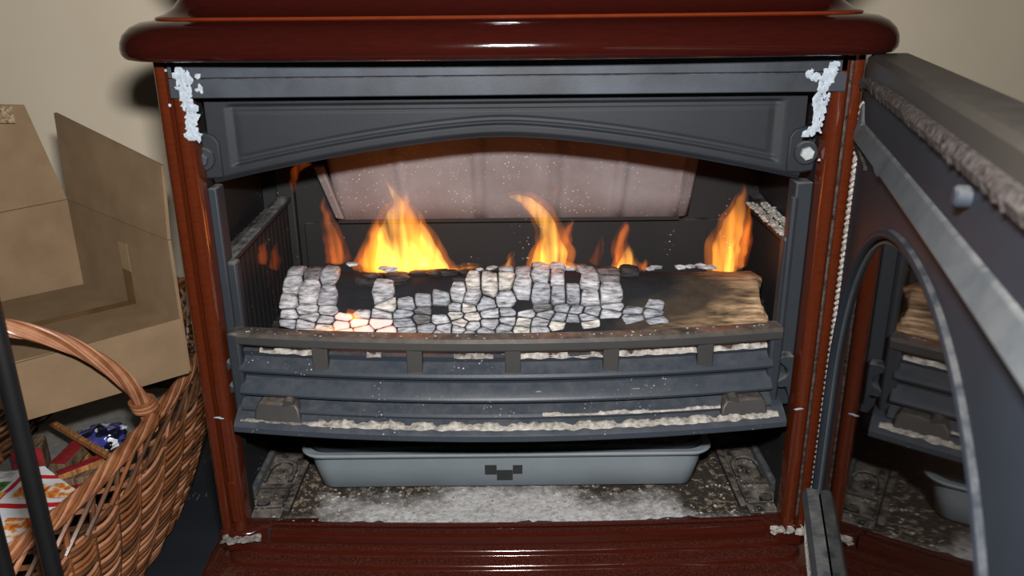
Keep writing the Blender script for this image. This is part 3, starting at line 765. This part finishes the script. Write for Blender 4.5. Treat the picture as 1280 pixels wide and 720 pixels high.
for k in range(len(seeds)):
    sx_, sy_ = seeds[k]
    if not (-.249 < sx_ < .178 and W_0 < sy_ < W_1 and ns < 298): continue
    ph = phi_of(sy_); px, py = proj(log_pt(sx_, ph))
    if skip(px, py): continue
    poly = cell(k)
    if not poly: continue
    cx = sum(p[0] for p in poly)/len(poly); cy = sum(p[1] for p in poly)/len(poly)
    fine = []
    for q in range(len(poly)):            # ragged, softly rounded outline
        P, Q = poly[q], poly[(q+1) % len(poly)]; L = math.hypot(Q[0]-P[0], Q[1]-P[1]); n_ = 3 if L > .008 else (2 if L > .003 else 1)
        for e in range(n_):
            t = (e+(.22 if n_ > 1 else .5)*(1 if e == 0 else (1.5 if n_ == 3 and e == 1 else 1)))/n_ if n_ > 1 else .5
            x_, y_ = P[0]+(Q[0]-P[0])*t, P[1]+(Q[1]-P[1])*t; d = math.hypot(x_-cx, y_-cy)
            g = .0007+.0007*max(0, nz(x_*70, y_*70, 5)); kx = max(.4, 1-g/max(d, .001))*rs_.uniform(.96, 1.03)
            fine.append((cx+(x_-cx)*kx, cy+(y_-cy)*kx))
    if len(fine) < 5: continue
    top = ph < 50; h = rs_.uniform(.0035, .0075) if top else rs_.uniform(.0022, .0048); tl, tm = rs_.uniform(-25, 25), rs_.uniform(-25, 25)
    mb = LMB(); RR = []
    for kk, (sc_, hh) in enumerate(((1, -.003), (1.0, h*.45), (.90, h*.84), (.62, h*1.0), (.25, h*1.06))):
        ring = []
        for x_, y_ in fine:
            X, Y_ = cx+(x_-cx)*sc_, cy+(y_-cy)*sc_
            ring.append(tuple(log_pt(min(max(X, -.252), .20), phi_of(Y_), hh*(1+(tl*(X-cx)+tm*(Y_-cy) if kk else 0))+(.0011*nz(X*160, Y_*160, 2) if kk > 1 else 0))))
        RR.append(ring)
    mb.rings(RR)
    if 425 < px < 495 and py > 394: mat = 'ember_pink'
    else:
        v_ = 1.1+2.2*nz(px*.018, py*.03, 3)+rs_.uniform(-.6, .6) + (.9 if py < 350 else 0) + (1.3 if px > 740 and py < 366 else 0)
        mat = 'scale%d' % max(0, min(4, int(round(v_))))
    mb.build('ash_scale', mat, log, angle=75); ns += 1
# low scorch gap pieces: dark char plates on top
for k in range(26):
    x = random.uniform(-.17, .12); ph = random.uniform(-14, 18)
    mb = LMB(); R = []
    g = random.uniform(.008, .018)
    ol = [(math.cos(2*PI*j/8)*random.uniform(.8, 1.1), math.sin(2*PI*j/8)*random.uniform(.8, 1.1)) for j in range(8)]
    for sc_, hh in ((1, -.002), (1, .0015), (.7, .0028)): R.append([tuple(log_pt(x+a*g*sc_, ph+b*7*sc_, hh)) for a, b in ol])
    mb.rings(R); mb.build('char_plate', 'scale4' if k % 3 == 0 else 'soot', log)
mb = LMB()
for (px, py) in ((863, 333), (875, 332), (888, 334), (850, 334), (480, 335), (488, 337), (441, 330), (615, 335), (600, 337), (820, 334), (812, 336)):
    q = atY(px, py, .088); blob(mb, q, random.uniform(.003, .0055), (1.6, 1, .6), .6)
mb.build('ash_lumps', 'scale1', log, kind='stuff')

# embers and ash bed under the log
bed = MB()
for k in range(240):
    blob(bed, (random.uniform(-.27, .27), random.uniform(.03, .2), random.uniform(.322, .329)), random.uniform(.003, .010), (1.2, 1, .6), .7)
tag(bed.build('ash_bed', 'ash_grey'), 'loose grey ash bed on the grate under the log', 'ash', None, 'stuff')
for k, (px, py, s_w) in enumerate([(440, 440, .020), (470, 441, .024), (500, 440, .016), (576, 439, .016), (602, 438, .022), (697, 437, .006), (322, 437, .010)]):
    q = atY(px, py, .022); mb = MB(); blob(mb, (0, 0, 0), 1, (s_w, .012, .0065), .5)
    o = mb.build('ember', 'ember'); o.location = (q.x, q.y+.008, q.z)
    tag(o, ['leftmost red ember below the log seen through grate slot', 'broad orange ember between first and second grate posts', 'dim ember just left of the second grate post', 'dull red ember right of the second grate post', 'long dull red ember left of the middle grate post', 'tiny red ember spark right of the middle grate post', 'orange ember in the far left grate slot'][k], 'ember', 'embers under the log')

# ================================================================== FLAMES
def flame(label, Y, tongues, power=0, base=None):
    """tongues: (material, [(px, py, width_px), ...], depth ratio, dY)"""
    b0 = tongues[0][1][0]; loc = atY(b0[0], b0[1], Y)
    root = empty('flame', loc, label, 'flame', 'flames above the log')
    full = []
    for mat, pts, dr, dy in tongues:
        if mat in ('flame', 'flame_core'):
            full += [(mat, [(x, y, w_*(.86 if w_ > 12 else 1)) for x, y, w_ in pts], dr, dy), ('flame_halo', [(x+random.uniform(-2, 2), y-(3 if i > 1 else 0), w_*1.28+2) for i, (x, y, w_) in enumerate(pts)], dr*1.1, dy+.001)]
        elif mat == 'flame_soft':
            full += [(mat, [(x, y, w_*.72) for x, y, w_ in pts], dr, dy), ('flame_faint', [(x, y-2, w_*1.25) for x, y, w_ in pts], dr, dy+.001)]
        else: full.append((mat, pts, dr, dy))
    sd = random.random()*90
    for mat, pts, dr, dy in full:
        P = [atY(x, y, Y+dy) for x, y, w_ in pts]; W_ = [w_ for x, y, w_ in pts]
        path = spline([p-loc for p in P], 7); wid = spline([(a, 0, 0) for a in W_], 7)
        d0 = (P[0]-CAM).dot(F_)/FPX
        rs = []; n = 14
        for i, (p, wv) in enumerate(zip(path, wid)):
            t = (path[min(i+1, len(path)-1)]-path[max(i-1, 0)]).normalized(); r = max(.35, wv.x)*.5*d0*(1+.16*nz(i*.22, sd)); p = p+Vector((.0022*nz(i*.2, sd+7)*min(1, i/6), 0, 0))
            sx = Vector((t.z, 0, -t.x)).normalized(); sy = Vector((0, 1, 0))
            if i == 0: r *= .6
            rs.append([p + sx*(r*math.cos(2*PI*k/n)) + sy*(r*dr*math.sin(2*PI*k/n)) for k in range(n)])
        mb = MB(); mb.rings(rs); mb.build('flame_tongue', mat, root)
    if power:
        l = bpy.data.lights.new('flame_glow', 'POINT'); l.energy = power*.22; l.color = (1, .20, .04); l.shadow_soft_size = .02
        lo = bpy.data.objects.new('flame_glow', l); COL.objects.link(lo); lo.parent = root
        lo.location = (0, -.012, .045)
    return root
flame('tall bright flame cluster on the left half of the log', .115, [
    ('flame_core', [(505, 341, 80), (500, 325, 74), (492, 300, 50), (492, 278, 34), (497, 258, 20), (492, 243, 8), (484, 228, 1)], .30, 0),
    ('flame', [(478, 338, 56), (474, 318, 46), (472, 298, 24), (470, 284, 10), (472, 272, 1)], .4, .008),
    ('flame', [(520, 341, 60), (519, 318, 46), (514, 290, 34), (508, 265, 20), (506, 250, 8), (506, 240, 1)], .4, -.008),
    ('flame_core', [(548, 342, 34), (543, 325, 30), (535, 305, 22), (528, 285, 8), (524, 275, 1)], .45, 0),
    ('flame', [(556, 342, 14), (565, 340, 10), (578, 337, 7), (590, 335, 5), (600, 334, 1)], .8, -.004),
    ('flame_soft', [(456, 334, 26), (462, 318, 18), (470, 300, 8), (476, 290, 1)], .6, .01)], .35)
flame('slim orange flame left of the tallest flame cluster', .150, [
    ('flame_soft', [(424, 330, 28), (420, 310, 24), (414, 290, 18), (408, 272, 12), (404, 258, 7), (406, 246, 1)], .6, 0)], .10)
flame('small orange wisp under the left end of the arch', .135, [
    ('flame_faint', [(368, 240, 5), (367, 226, 9), (370, 214, 11), (378, 207, 9), (390, 205, 2)], .9, 0)])
flame('yellow flame bending left above the middle of the log', .115, [
    ('flame_core', [(690, 341, 44), (692, 320, 40), (688, 298, 32), (682, 280, 26), (672, 264, 22), (658, 252, 15), (645, 247, 8), (634, 246, 1)], .42, 0),
    ('flame', [(672, 341, 26), (674, 322, 20), (678, 305, 10), (682, 295, 1)], .6, .006),
    ('flame', [(705, 341, 34), (716, 339, 16), (728, 338, 8), (736, 339, 1)], .7, -.004),
    ('flame_soft', [(698, 318, 22), (704, 302, 18), (710, 288, 12), (716, 276, 1)], .7, .004)], .28)
flame('tiny orange flame tongue just left of the bending flame', .105, [
    ('flame', [(632, 338, 9), (636, 330, 8), (640, 323, 5), (643, 316, 1)], .9, 0)])
flame('detached orange wisp floating before the pale baffle', .125, [
    ('flame_faint', [(693, 247, 3), (696, 240, 7), (699, 233, 5), (703, 226, 1)], .9, 0)])
flame('pointed orange flame right of the middle grate post', .115, [
    ('flame_core', [(784, 342, 34), (784, 330, 26), (784, 318, 15), (785, 307, 1)], .5, 0),
    ('flame_soft', [(776, 330, 16), (774, 312, 16), (776, 297, 14), (783, 284, 10), (786, 281, 1)], .7, .01),
    ('flame', [(762, 343, 7), (766, 338, 9), (772, 333, 7), (777, 330, 1)], .8, -.006),
    ('flame_soft', [(803, 338, 10), (806, 332, 8), (807, 325, 1)], .8, -.004)], .12)
flame('faint red flame before the back plate between two flames', .155, [
    ('flame_faint', [(742, 330, 14), (748, 316, 12), (751, 303, 8), (754, 293, 1)], .8, 0)])
flame('tall orange flame over the bare right end of log', .110, [
    ('flame', [(906, 340, 38), (906, 320, 40), (910, 300, 38), (917, 280, 30), (924, 260, 18), (929, 245, 8), (930, 232, 1)], .45, 0),
    ('flame_core', [(911, 341, 16), (912, 325, 12), (914, 310, 8), (918, 298, 1)], .8, -.006),
    ('flame_soft', [(924, 335, 16), (929, 312, 16), (934, 290, 12), (938, 268, 1)], .7, .008)], .2)
flame('faint orange flame beside the left ribbed liner', .10, [
    ('flame_faint', [(342, 336, 16), (345, 325, 14), (344, 314, 9), (346, 302, 1)], .8, 0),
    ('flame_faint', [(328, 330, 12), (329, 320, 13), (329, 308, 9), (330, 303, 1)], .8, .01)])
flame('low orange flame licking the lower left of the log', .034, [
    ('flame', [(388, 407, 3), (404, 413, 9), (424, 417, 10), (444, 419, 8), (462, 420, 1)], .9, 0),
    ('flame', [(458, 404, 8), (448, 402, 12), (440, 396, 10), (434, 390, 1)], .9, 0)], .06)
flame('little orange flame at the far left end of the grate', .03, [
    ('flame_soft', [(330, 424, 8), (332, 418, 6), (333, 412, 1)], .9, 0), ('flame', [(322, 438, 12), (325, 436, 9), (330, 437, 1)], .9, 0)])

# ================================================================== CARDBOARD BOX resting on the basket
A = Vector((-.573, .261)); B = Vector((-.395, .128)); Cc = Vector((-.530, .012)); D = A+(Cc-B)
bc = (A+B+Cc+D)/4
cbox = empty('cardboard_box', (bc.x, bc.y, .262), 'open brown cardboard box with raised flaps resting on the wicker basket', 'cardboard box')
class CMB(MB):
    def build(s, name, mat, parent=None, **k):
        s.v = [(v[0]-bc.x, v[1]-bc.y, v[2]-.262) for v in s.v]; return MB.build(s, name, mat, parent if parent else cbox, **k)
def panel(p, q, z0, z1, th=.004, lean0=0, lean1=0, zq0=None, zq1=None, shr=(0, 0)):
    """upright sheet from p to q; lean = outward shift of the upper edge, shr trims the top corners"""
    d = (q-p).normalized(); nrm = Vector((d.y, -d.x)); c = bc-(p+q)/2
    if nrm.dot(c) > 0: nrm = -nrm
    zq0 = z0 if zq0 is None else zq0; zq1 = z1 if zq1 is None else zq1
    t0, t1 = p+nrm*lean0+d*shr[0], q+nrm*lean1-d*shr[1]
    f = lambda a, z, k: (a.x+nrm.x*k, a.y+nrm.y*k, z)
    return CMB().hexa([f(p, z0, 0), f(q, zq0, 0), f(q, zq0, th), f(p, z0, th), f(t0, z1, 0), f(t1, zq1, 0), f(t1, zq1, th), f(t0, z1, th)])
mb = CMB(); mb.hexa([(*A, .262), (*B, .262), (*Cc, .262), (*D, .262), (*A, .270), (*B, .270), (*Cc, .270), (*D, .270)]); mb.build('bottom_panel', 'card', smooth=False)
mb = CMB(); mb.hexa([(*A, .326), (*B, .326), (*Cc, .326), (*D, .326), (*A, .330), (*B, .330), (*Cc, .330), (*D, .330)]); mb.build('inner_floor', 'card', smooth=False)
panel(Cc, B, .262, .3285, zq1=.333).build('front_panel', 'card', smooth=False)
panel(D, Cc, .262, .3285).build('side_panel', 'card', smooth=False)
panel(A, B, .262, .4455, zq1=.428).build('side_panel', 'card', smooth=False)
panel(D, A, .262, .437, zq1=.4455).build('back_panel', 'card', smooth=False)
d_ = (B-A).normalized()
fl1 = panel(A, B, .4465, .556, .004, .004, .006, zq0=.429, zq1=.514).build('flap', 'card', smooth=False)
fl2 = panel(D, A, .438, .585, .004, .012, .005, zq0=.4465, zq1=.568, shr=(0, .026)).build('flap', 'card', smooth=False)
# torn grey edge strip on the left flap
da = (A-D).normalized(); nn_ = Vector((da.y, -da.x)); 
mb = panel(D+(A-D)*.02, A+(D-A)*.24, .5665, .588, .0052, .003, .001, zq0=.549, zq1=.569); mb.v = [(v[0]+.006, v[1]-.006, v[2]) for v in mb.v]; mb.build('torn_edge', 'card_edge', fl2, smooth=False)
def tapeq(pts, nm, mat, th=(0, 0, .0006)):
    p = [Vector(a) for a in pts]; t = Vector(th); CMB().hexa([tuple(a) for a in p]+[tuple(a+t) for a in p]).build(nm, mat, smooth=False)
m0 = A+(B-A)*.50; m1 = A+(B-A)*.585; e2 = (Cc-B)
tapeq([(*m0, .3302), (*m1, .3302), (*(m1+e2), .3302), (*(m0+e2), .3302)], 'floor_tape', 'tape')
inn = Vector((-d_.y, d_.x)); inn = inn if inn.dot(bc-A) > 0 else -inn
i3 = (inn.x*.0006, inn.y*.0006, 0)
mi0, mi1 = m0+inn*.0004, m1+inn*.0004
tapeq([(*mi0, .331), (*mi1, .331), (*mi1, .372), (*mi0, .374)], 'wall_tape', 'tape', i3)
tapeq([(*mi0, .3745), (*mi1, .3725), (*mi1, .408), (*mi0, .409)], 'wall_tape_clear', 'tape_clear', i3)
# thin dark crease wood piece under the box's front edge keeps it off the rim
# ================================================================== WICKER BASKET
BC = Vector((-.560, .075))
bask = empty('wicker_basket', (BC.x, BC.y, .008), 'big brown wicker basket with arched handle, holding kindling beside the stove', 'basket')
class BMB(MB):
    def build(s, name, mat, parent=None, **k):
        s.v = [(v[0]-BC.x, v[1]-BC.y, v[2]-.008) for v in s.v]; return MB.build(s, name, mat, parent if parent else bask, **k)
RX, RY = .146, .40
def rim_z(th): return .236 + .022*abs(math.sin(th))**3
def bs(th, h, off=0):      # th 0 = toward the stove; h 0 bottom .. 1 rim
    k = .64+.36*math.sin(h*PI/2)**.9
    e = .80; c, s = math.cos(th), math.sin(th)
    x = (RX*k+off)*math.copysign(abs(c)**e, c); y = (RY*(.70+.30*h)+off)*math.copysign(abs(s)**e, s)
    return Vector((BC.x+x, BC.y+y, .012+(rim_z(th)-.012)*h))
NS = 52
for i in range(NS):
    th = 2*PI*i/NS
    mb = BMB(); mb.tube([bs(th+.05*(h/10 > .75)*(h/10-.75)*4, h/10) for h in range(11)], .0030, 6); mb.build('stake', 'wicker_dark' if i % 3 else 'wicker')
NR = 46
for r in range(NR):
    h0 = .02+.82*r/NR
    mb = BMB(); pts = []
    for k in range(312):
        th = 2*PI*k/312; h = h0+.006*math.sin(3*th+r)+.004*nz(th*6, r)
        pts.append(bs(th, h, .0046*math.sin(NS/2*th+PI*(r % 2))))
    mb.tube(pts, .0025, 5, closed=True); mb.build('weaver', ('wicker', 'wicker', 'wicker_pale', 'wicker_dark')[random.randrange(4)])
# slanting lattice rods between weave and rim
for i in range(64):
    for sg in (1, -1):
        th = 2*PI*(i+.5*(sg < 0))/64
        mb = BMB(); mb.tube([bs(th+sg*.20*t/5, .80+.19*t/5, .002*sg) for t in range(6)], .0026, 5); mb.build('border_rod', ('wicker', 'wicker_pale', 'wicker_dark')[random.randrange(3)])
for j in range(11):
    mb = BMB(); pts = []
    for k in range(320):
        th = 2*PI*k/320; a = 17*th+2*PI*j/11
        rk = 1+.3*nz(th*14, j*5.3); q = bs(th, 1.0, .0052*rk*math.cos(a)); q.z += .0066*rk*math.sin(a)+.002*nz(th*9, j); pts.append(q)
    mb.tube(pts, .0024, 6, closed=True); mb.build('rim_rod', ('wicker_pale', 'wicker', 'wicker')[j % 3])
# handle: a twist of rods over the middle
HPTS = [(-.424, .070, .215), (-.4235, .064, .250), (-.4365, .043, .300), (-.470, .014, .350), (-.515, -.008, .378), (-.565, -.014, .388), (-.62, -.004, .366), (-.665, .03, .312), (-.69, .066, .25), (-.700, .075, .215)]
hp = spline(HPTS, 14)
for j in range(14):
    mb = BMB(); pts = []
    for i, p in enumerate(hp):
        t = (hp[min(i+1, len(hp)-1)]-hp[max(i-1, 0)]).normalized(); a_ = Vector((0, 1, 0)).cross(t).normalized(); b_ = t.cross(a_)
        an = 2*PI*j/13+i*.11; rr = 0 if j == 13 else .0062+.0006*(j % 3)
        pts.append(p+a_*(rr*math.cos(an))+b_*(rr*math.sin(an)))
    mb.tube(pts, .0019 if j < 13 else .0058, 6); mb.build('handle_rod', ('wicker_pale', 'wicker', 'wicker_pale')[j % 3])
for k in range(5):
    p = hp[13]+(hp[17]-hp[13])*(k/5); mb = BMB()
    mb.tube([p+Vector((.0125*math.cos(a*PI/8), .0125*math.sin(a*PI/8), .0015*math.sin(a*PI/8))) for a in range(16)], .0026, 6, closed=True); mb.build('handle_binding', 'wicker_pale' if k % 2 else 'wicker')
mb = BMB(); prism(mb, [(BC.x+.62*RX*1.02*math.cos(2*PI*k/40), BC.y+RY*.72*math.sin(2*PI*k/40)) for k in range(40)], lambda x, y: (x, y, .009), lambda x, y: (x, y, .016)); mb.build('woven_bottom', 'wicker_dark')

# ================================================================== BASKET CONTENTS
def sheet(name, corners, z, mat, label, cat, nxy=24, amp=.004, th=.0012, seed=0, uv=False):
    """a slightly crumpled sheet of paper with real thickness; corners in world xy (+z offsets)"""
    c = [Vector(k) for k in corners]; cen = sum(c, Vector((0, 0, 0)))/4
    vs = []; fs = []; n = nxy
    for layer in (0, 1):
        for i in range(n+1):
            for k in range(n+1):
                u, v = i/n, k/n; p = (c[0]*(1-u)+c[1]*u)*(1-v)+(c[3]*(1-u)+c[2]*u)*v
                vs.append((p.x-cen.x, p.y-cen.y, p.z-cen.z+amp*nz(p.x*16, p.y*16, seed)+.4*amp*nz(p.x*50, p.y*50, seed)-layer*th))
    m = (n+1)*(n+1)
    for i in range(n):
        for k in range(n):
            a = i*(n+1)+k; fs += [(a, a+n+1, a+n+2, a+1), (m+a, m+a+1, m+a+n+2, m+a+n+1)]
    for i in range(n):
        for a, b in (((i)*(n+1), (i+1)*(n+1)), (i*(n+1)+n, (i+1)*(n+1)+n), (i, i+1), (n*(n+1)+i, n*(n+1)+i+1)): fs.append((a, b, m+b, m+a))
    me = MB().add(vs, fs).build(name, mat, None); me.location = cen
    return tag(me, label, cat)
sheet('newspaper', [(-.66, .10, .128), (-.455, .10, .128), (-.455, .36, .124), (-.66, .36, .124)], 0, 'paper_grey', 'plain grey newspaper sheet in the basket beneath the cardboard box', 'newspaper', seed=3)
# printed flyer: flat print as colour patches on real paper
def flyer_mat():
    n = N('flyer_print'); sp = n.new('ShaderNodeSeparateXYZ'); n.link(n.tc.outputs['Generated'], sp.inputs[0])
    def rect(x0, x1, y0, y1):
        f = None
        for src, lo, hi in ((sp.outputs[0], x0, x1), (sp.outputs[1], y0, y1)):
            for op, e in (('GREATER_THAN', lo), ('LESS_THAN', hi)):
                g = n.math(op, src, e); f = g if f is None else n.math('MULTIPLY', f, g)
        return f
    col = n.mix(n.noise(60), lin((196, 200, 206)), lin((214, 216, 220)))
    photo = n.ramp(n.noise(46, 3), [(.35, (34, 22, 20)), (.5, (120, 78, 62)), (.65, (190, 150, 130))])
    green = n.ramp(n.noise(70, 3), [(.35, (30, 60, 22)), (.6, (96, 140, 60))])
    food = n.ramp(n.noise(80, 3), [(.4, (210, 205, 200)), (.5, (200, 130, 50)), (.62, (170, 60, 30))])
    txt = n.ramp(n.noise(120, 2, .5, (1, 6, 1)), [(.45, (150, 150, 155)), (.55, (205, 208, 212))])
    for r, c in (((.0, .30, .10, .48), photo), ((.02, .42, .66, .84), green), ((.0, .40, .88, 1.0), txt), ((.44, .92, .52, .90), lin((176, 34, 38))), ((.47, .89, .57, .86), lin((206, 208, 214))),
                 ((.50, .86, .62, .80), food), ((.60, .92, .22, .42), food), ((.36, .94, .06, .10), lin((168, 30, 44))), ((.32, .46, .60, .70), lin((200, 150, 60)))):
        col = n.mix(rect(*r), col, c)
    return n.set(col, .45, 0, .4)
M['flyer'] = flyer_mat()
sheet('advert_flyer', [(-.545, -.125, .180), (-.448, -.030, .180), (-.545, .050, .180), (-.655, .035, .178)], 0, 'flyer', 'glossy printed advertising flyer lying in the basket behind the black rods', 'flyer', seed=5, amp=.003)
def stick(name, p, q, w_, h_, mat, label, ends=None, red=None, cat='kindling'):
    p, q = Vector(p), Vector(q); d = (q-p).normalized(); s = d.cross(Vector((0, 0, 1))).normalized(); u = s.cross(d)
    mid = (p+q)/2; rs = []
    for t in lin_sp(0, 1, 7):
        c = p+(q-p)*t-mid; k = 1+.06*nz(t*6, p.x*40); rs.append([c-s*w_*k-u*h_, c+s*w_*k*.9-u*h_*.9, c+s*w_*k+u*h_*k, c-s*w_*.85+u*h_])
    root = empty(name, mid, label, cat, 'kindling in the basket')
    MB().rings(rs).build('wood_body', mat, root, smooth=False, bevel=.0008)
    if red:
        rs = []
        for t in (0.01, .99):
            c = p+(q-p)*t-mid; 
            if red == 'top': rs.append([c-s*w_*.86+u*(h_), c+s*w_*.98+u*(h_), c+s*w_*.98+u*(h_+.0012), c-s*w_*.86+u*(h_+.0012)])
            else: rs.append([c+s*(w_)-u*h_*.9, c+s*(w_+.0013)-u*h_*.9, c+s*(w_+.0013)+u*h_*.95, c+s*w_+u*h_*.95])
        MB().rings(rs).build('painted_face', 'red_wood', root, smooth=False)
    return root
stick('kindling_stick', atZ(64, 528, .185), atZ(142, 574, .188), .0035, .004, 'wood', 'thin pale pointed kindling stick crossing in front of the foil')
stick('kindling_batten', atZ(72, 588, .168), atZ(112, 548, .168), .010, .008, 'wood_grey', 'short batten with red painted edge left of the thin stick', red='top')
stick('kindling_batten', atZ(72, 598, .168), atZ(140, 572, .170), .006, .006, 'wood', 'tan batten with red top edge below the thin stick', red='top')
stick('kindling_batten', atZ(70, 606, .160), atZ(136, 592, .162), .008, .007, 'wood_grey', 'lowest flat tan batten above the printed flyer')
stick('kindling_block', atZ(20, 572, .165), atZ(58, 566, .165), .016, .018, 'wood_grey', 'dark weathered wood block with red end by the black rod', red='side')
stick('kindling_batten', atZ(0, 700, .158), atZ(52, 655, .155), .016, .012, 'wood_grey', 'red painted plank below the flyer at the basket front', red='top')
stick('kindling_batten', atZ(96, 575, .150), atZ(112, 556, .150), .014, .006, 'wood', 'small broken tan board piece behind the red-edged batten')
stick('kindling_batten', atZ(80, 625, .150), atZ(140, 600, .150), .012, .010, 'red_wood', 'all red wood piece lying under the lowest tan batten')
# foil wrapper
def foil():
    n = N('patterned_foil'); v = n.new('ShaderNodeTexVoronoi'); v.inputs['Scale'].default_value = 75; n.link(n.tc.outputs['Object'], v.inputs['Vector'])
    sx = n.new('ShaderNodeSeparateXYZ'); n.link(v.outputs['Color'], sx.inputs[0])
    col = n.ramp(sx.outputs[0], [(.0, (20, 22, 40)), (.30, (60, 64, 130)), (.5, (110, 108, 176)), (.62, (200, 210, 222)), (.85, (226, 232, 238))])
    for nd in n.t.nodes:
        if nd.type == 'VALTORGB': nd.color_ramp.interpolation = 'CONSTANT'
    return n.set(col, .25, .2, .6)
M['foil'] = foil()
q = atZ(127, 545, .175); mb = MB(); bm = bmesh.new(); bmesh.ops.create_icosphere(bm, subdivisions=4, radius=1); vs = []
for v in bm.verts:
    k = 1+.35*nz(v.co.x*1.6, v.co.y*1.6, v.co.z*1.6)+.2*nz(v.co.x*5, v.co.y*5, v.co.z*5); vs.append((v.co.x*.030*k, v.co.y*.024*k, v.co.z*.012*k))
mb.add(vs, [tuple(v.index for v in f.verts) for f in bm.faces]); bm.free()
o = mb.build('foil_wrapper', 'foil', angle=180); o.location = (q.x, q.y+.006, q.z-.004); tag(o, 'crumpled shiny purple and white foil wrapper on top of the kindling', 'wrapper')
# loose firewood filling the basket below, carrying the things above
k = 0
for (x, y0, y1, z, r) in ((-.555, -.17, .26, .066, .046), (-.630, -.12, .24, .068, .030), (-.490, -.12, .22, .066, .022)):
    mb = MB(); mb.rings([[(r*(1+.1*nz(a, t, x*30))*math.cos(2*PI*a/12), (y1-y0)*(t/6-.5), r*(1+.1*nz(a, t, x*50))*math.sin(2*PI*a/12)) for a in range(12)] for t in range(7)])
    o = mb.build('firewood_piece', 'wood_grey'); o.location = (x, (y0+y1)/2, z)
    tag(o, ['thick weathered log under the printed flyer in the basket', 'thin firewood piece along the far side of the basket', 'thinnest firewood piece inside the basket wall nearest the stove'][k], 'firewood', 'firewood in the basket'); k += 1

# ================================================================== FIRE TOOL STAND (black rods near the camera)
q0 = atY(36, 580, -.30); q1 = atY(8, 684, -.31)
ts = empty('fire_tool_stand', (q0.x-.03, -.30, .008), 'black metal fireplace tool stand with upright rods in the left foreground', 'tool stand')
def tool(nm, x, y, z0, z1, r, mat='black_metal'):
    mb = MB(); mb.tube([(x-ts.location.x, y+.30, z-.008) for z in lin_sp(z0, z1, 6)], r, 12); return mb.build(nm, mat, ts)
tool('rod', q0.x-.0008, -.30, .02, .54, .0062); tool('rod', q1.x-.006, -.31, .02, .54, .0062)
mb = MB(); mb.tube([(0, 0, 0), (0, 0, .006), (0, 0, .012)], [.075, .075, .06], 32); mb.build('base', 'black_metal', ts)
mb = MB(); mb.box(-.05, .036, -.016, .008, .528, .536); mb.build('top_bracket', 'black_metal', ts, bevel=.002)
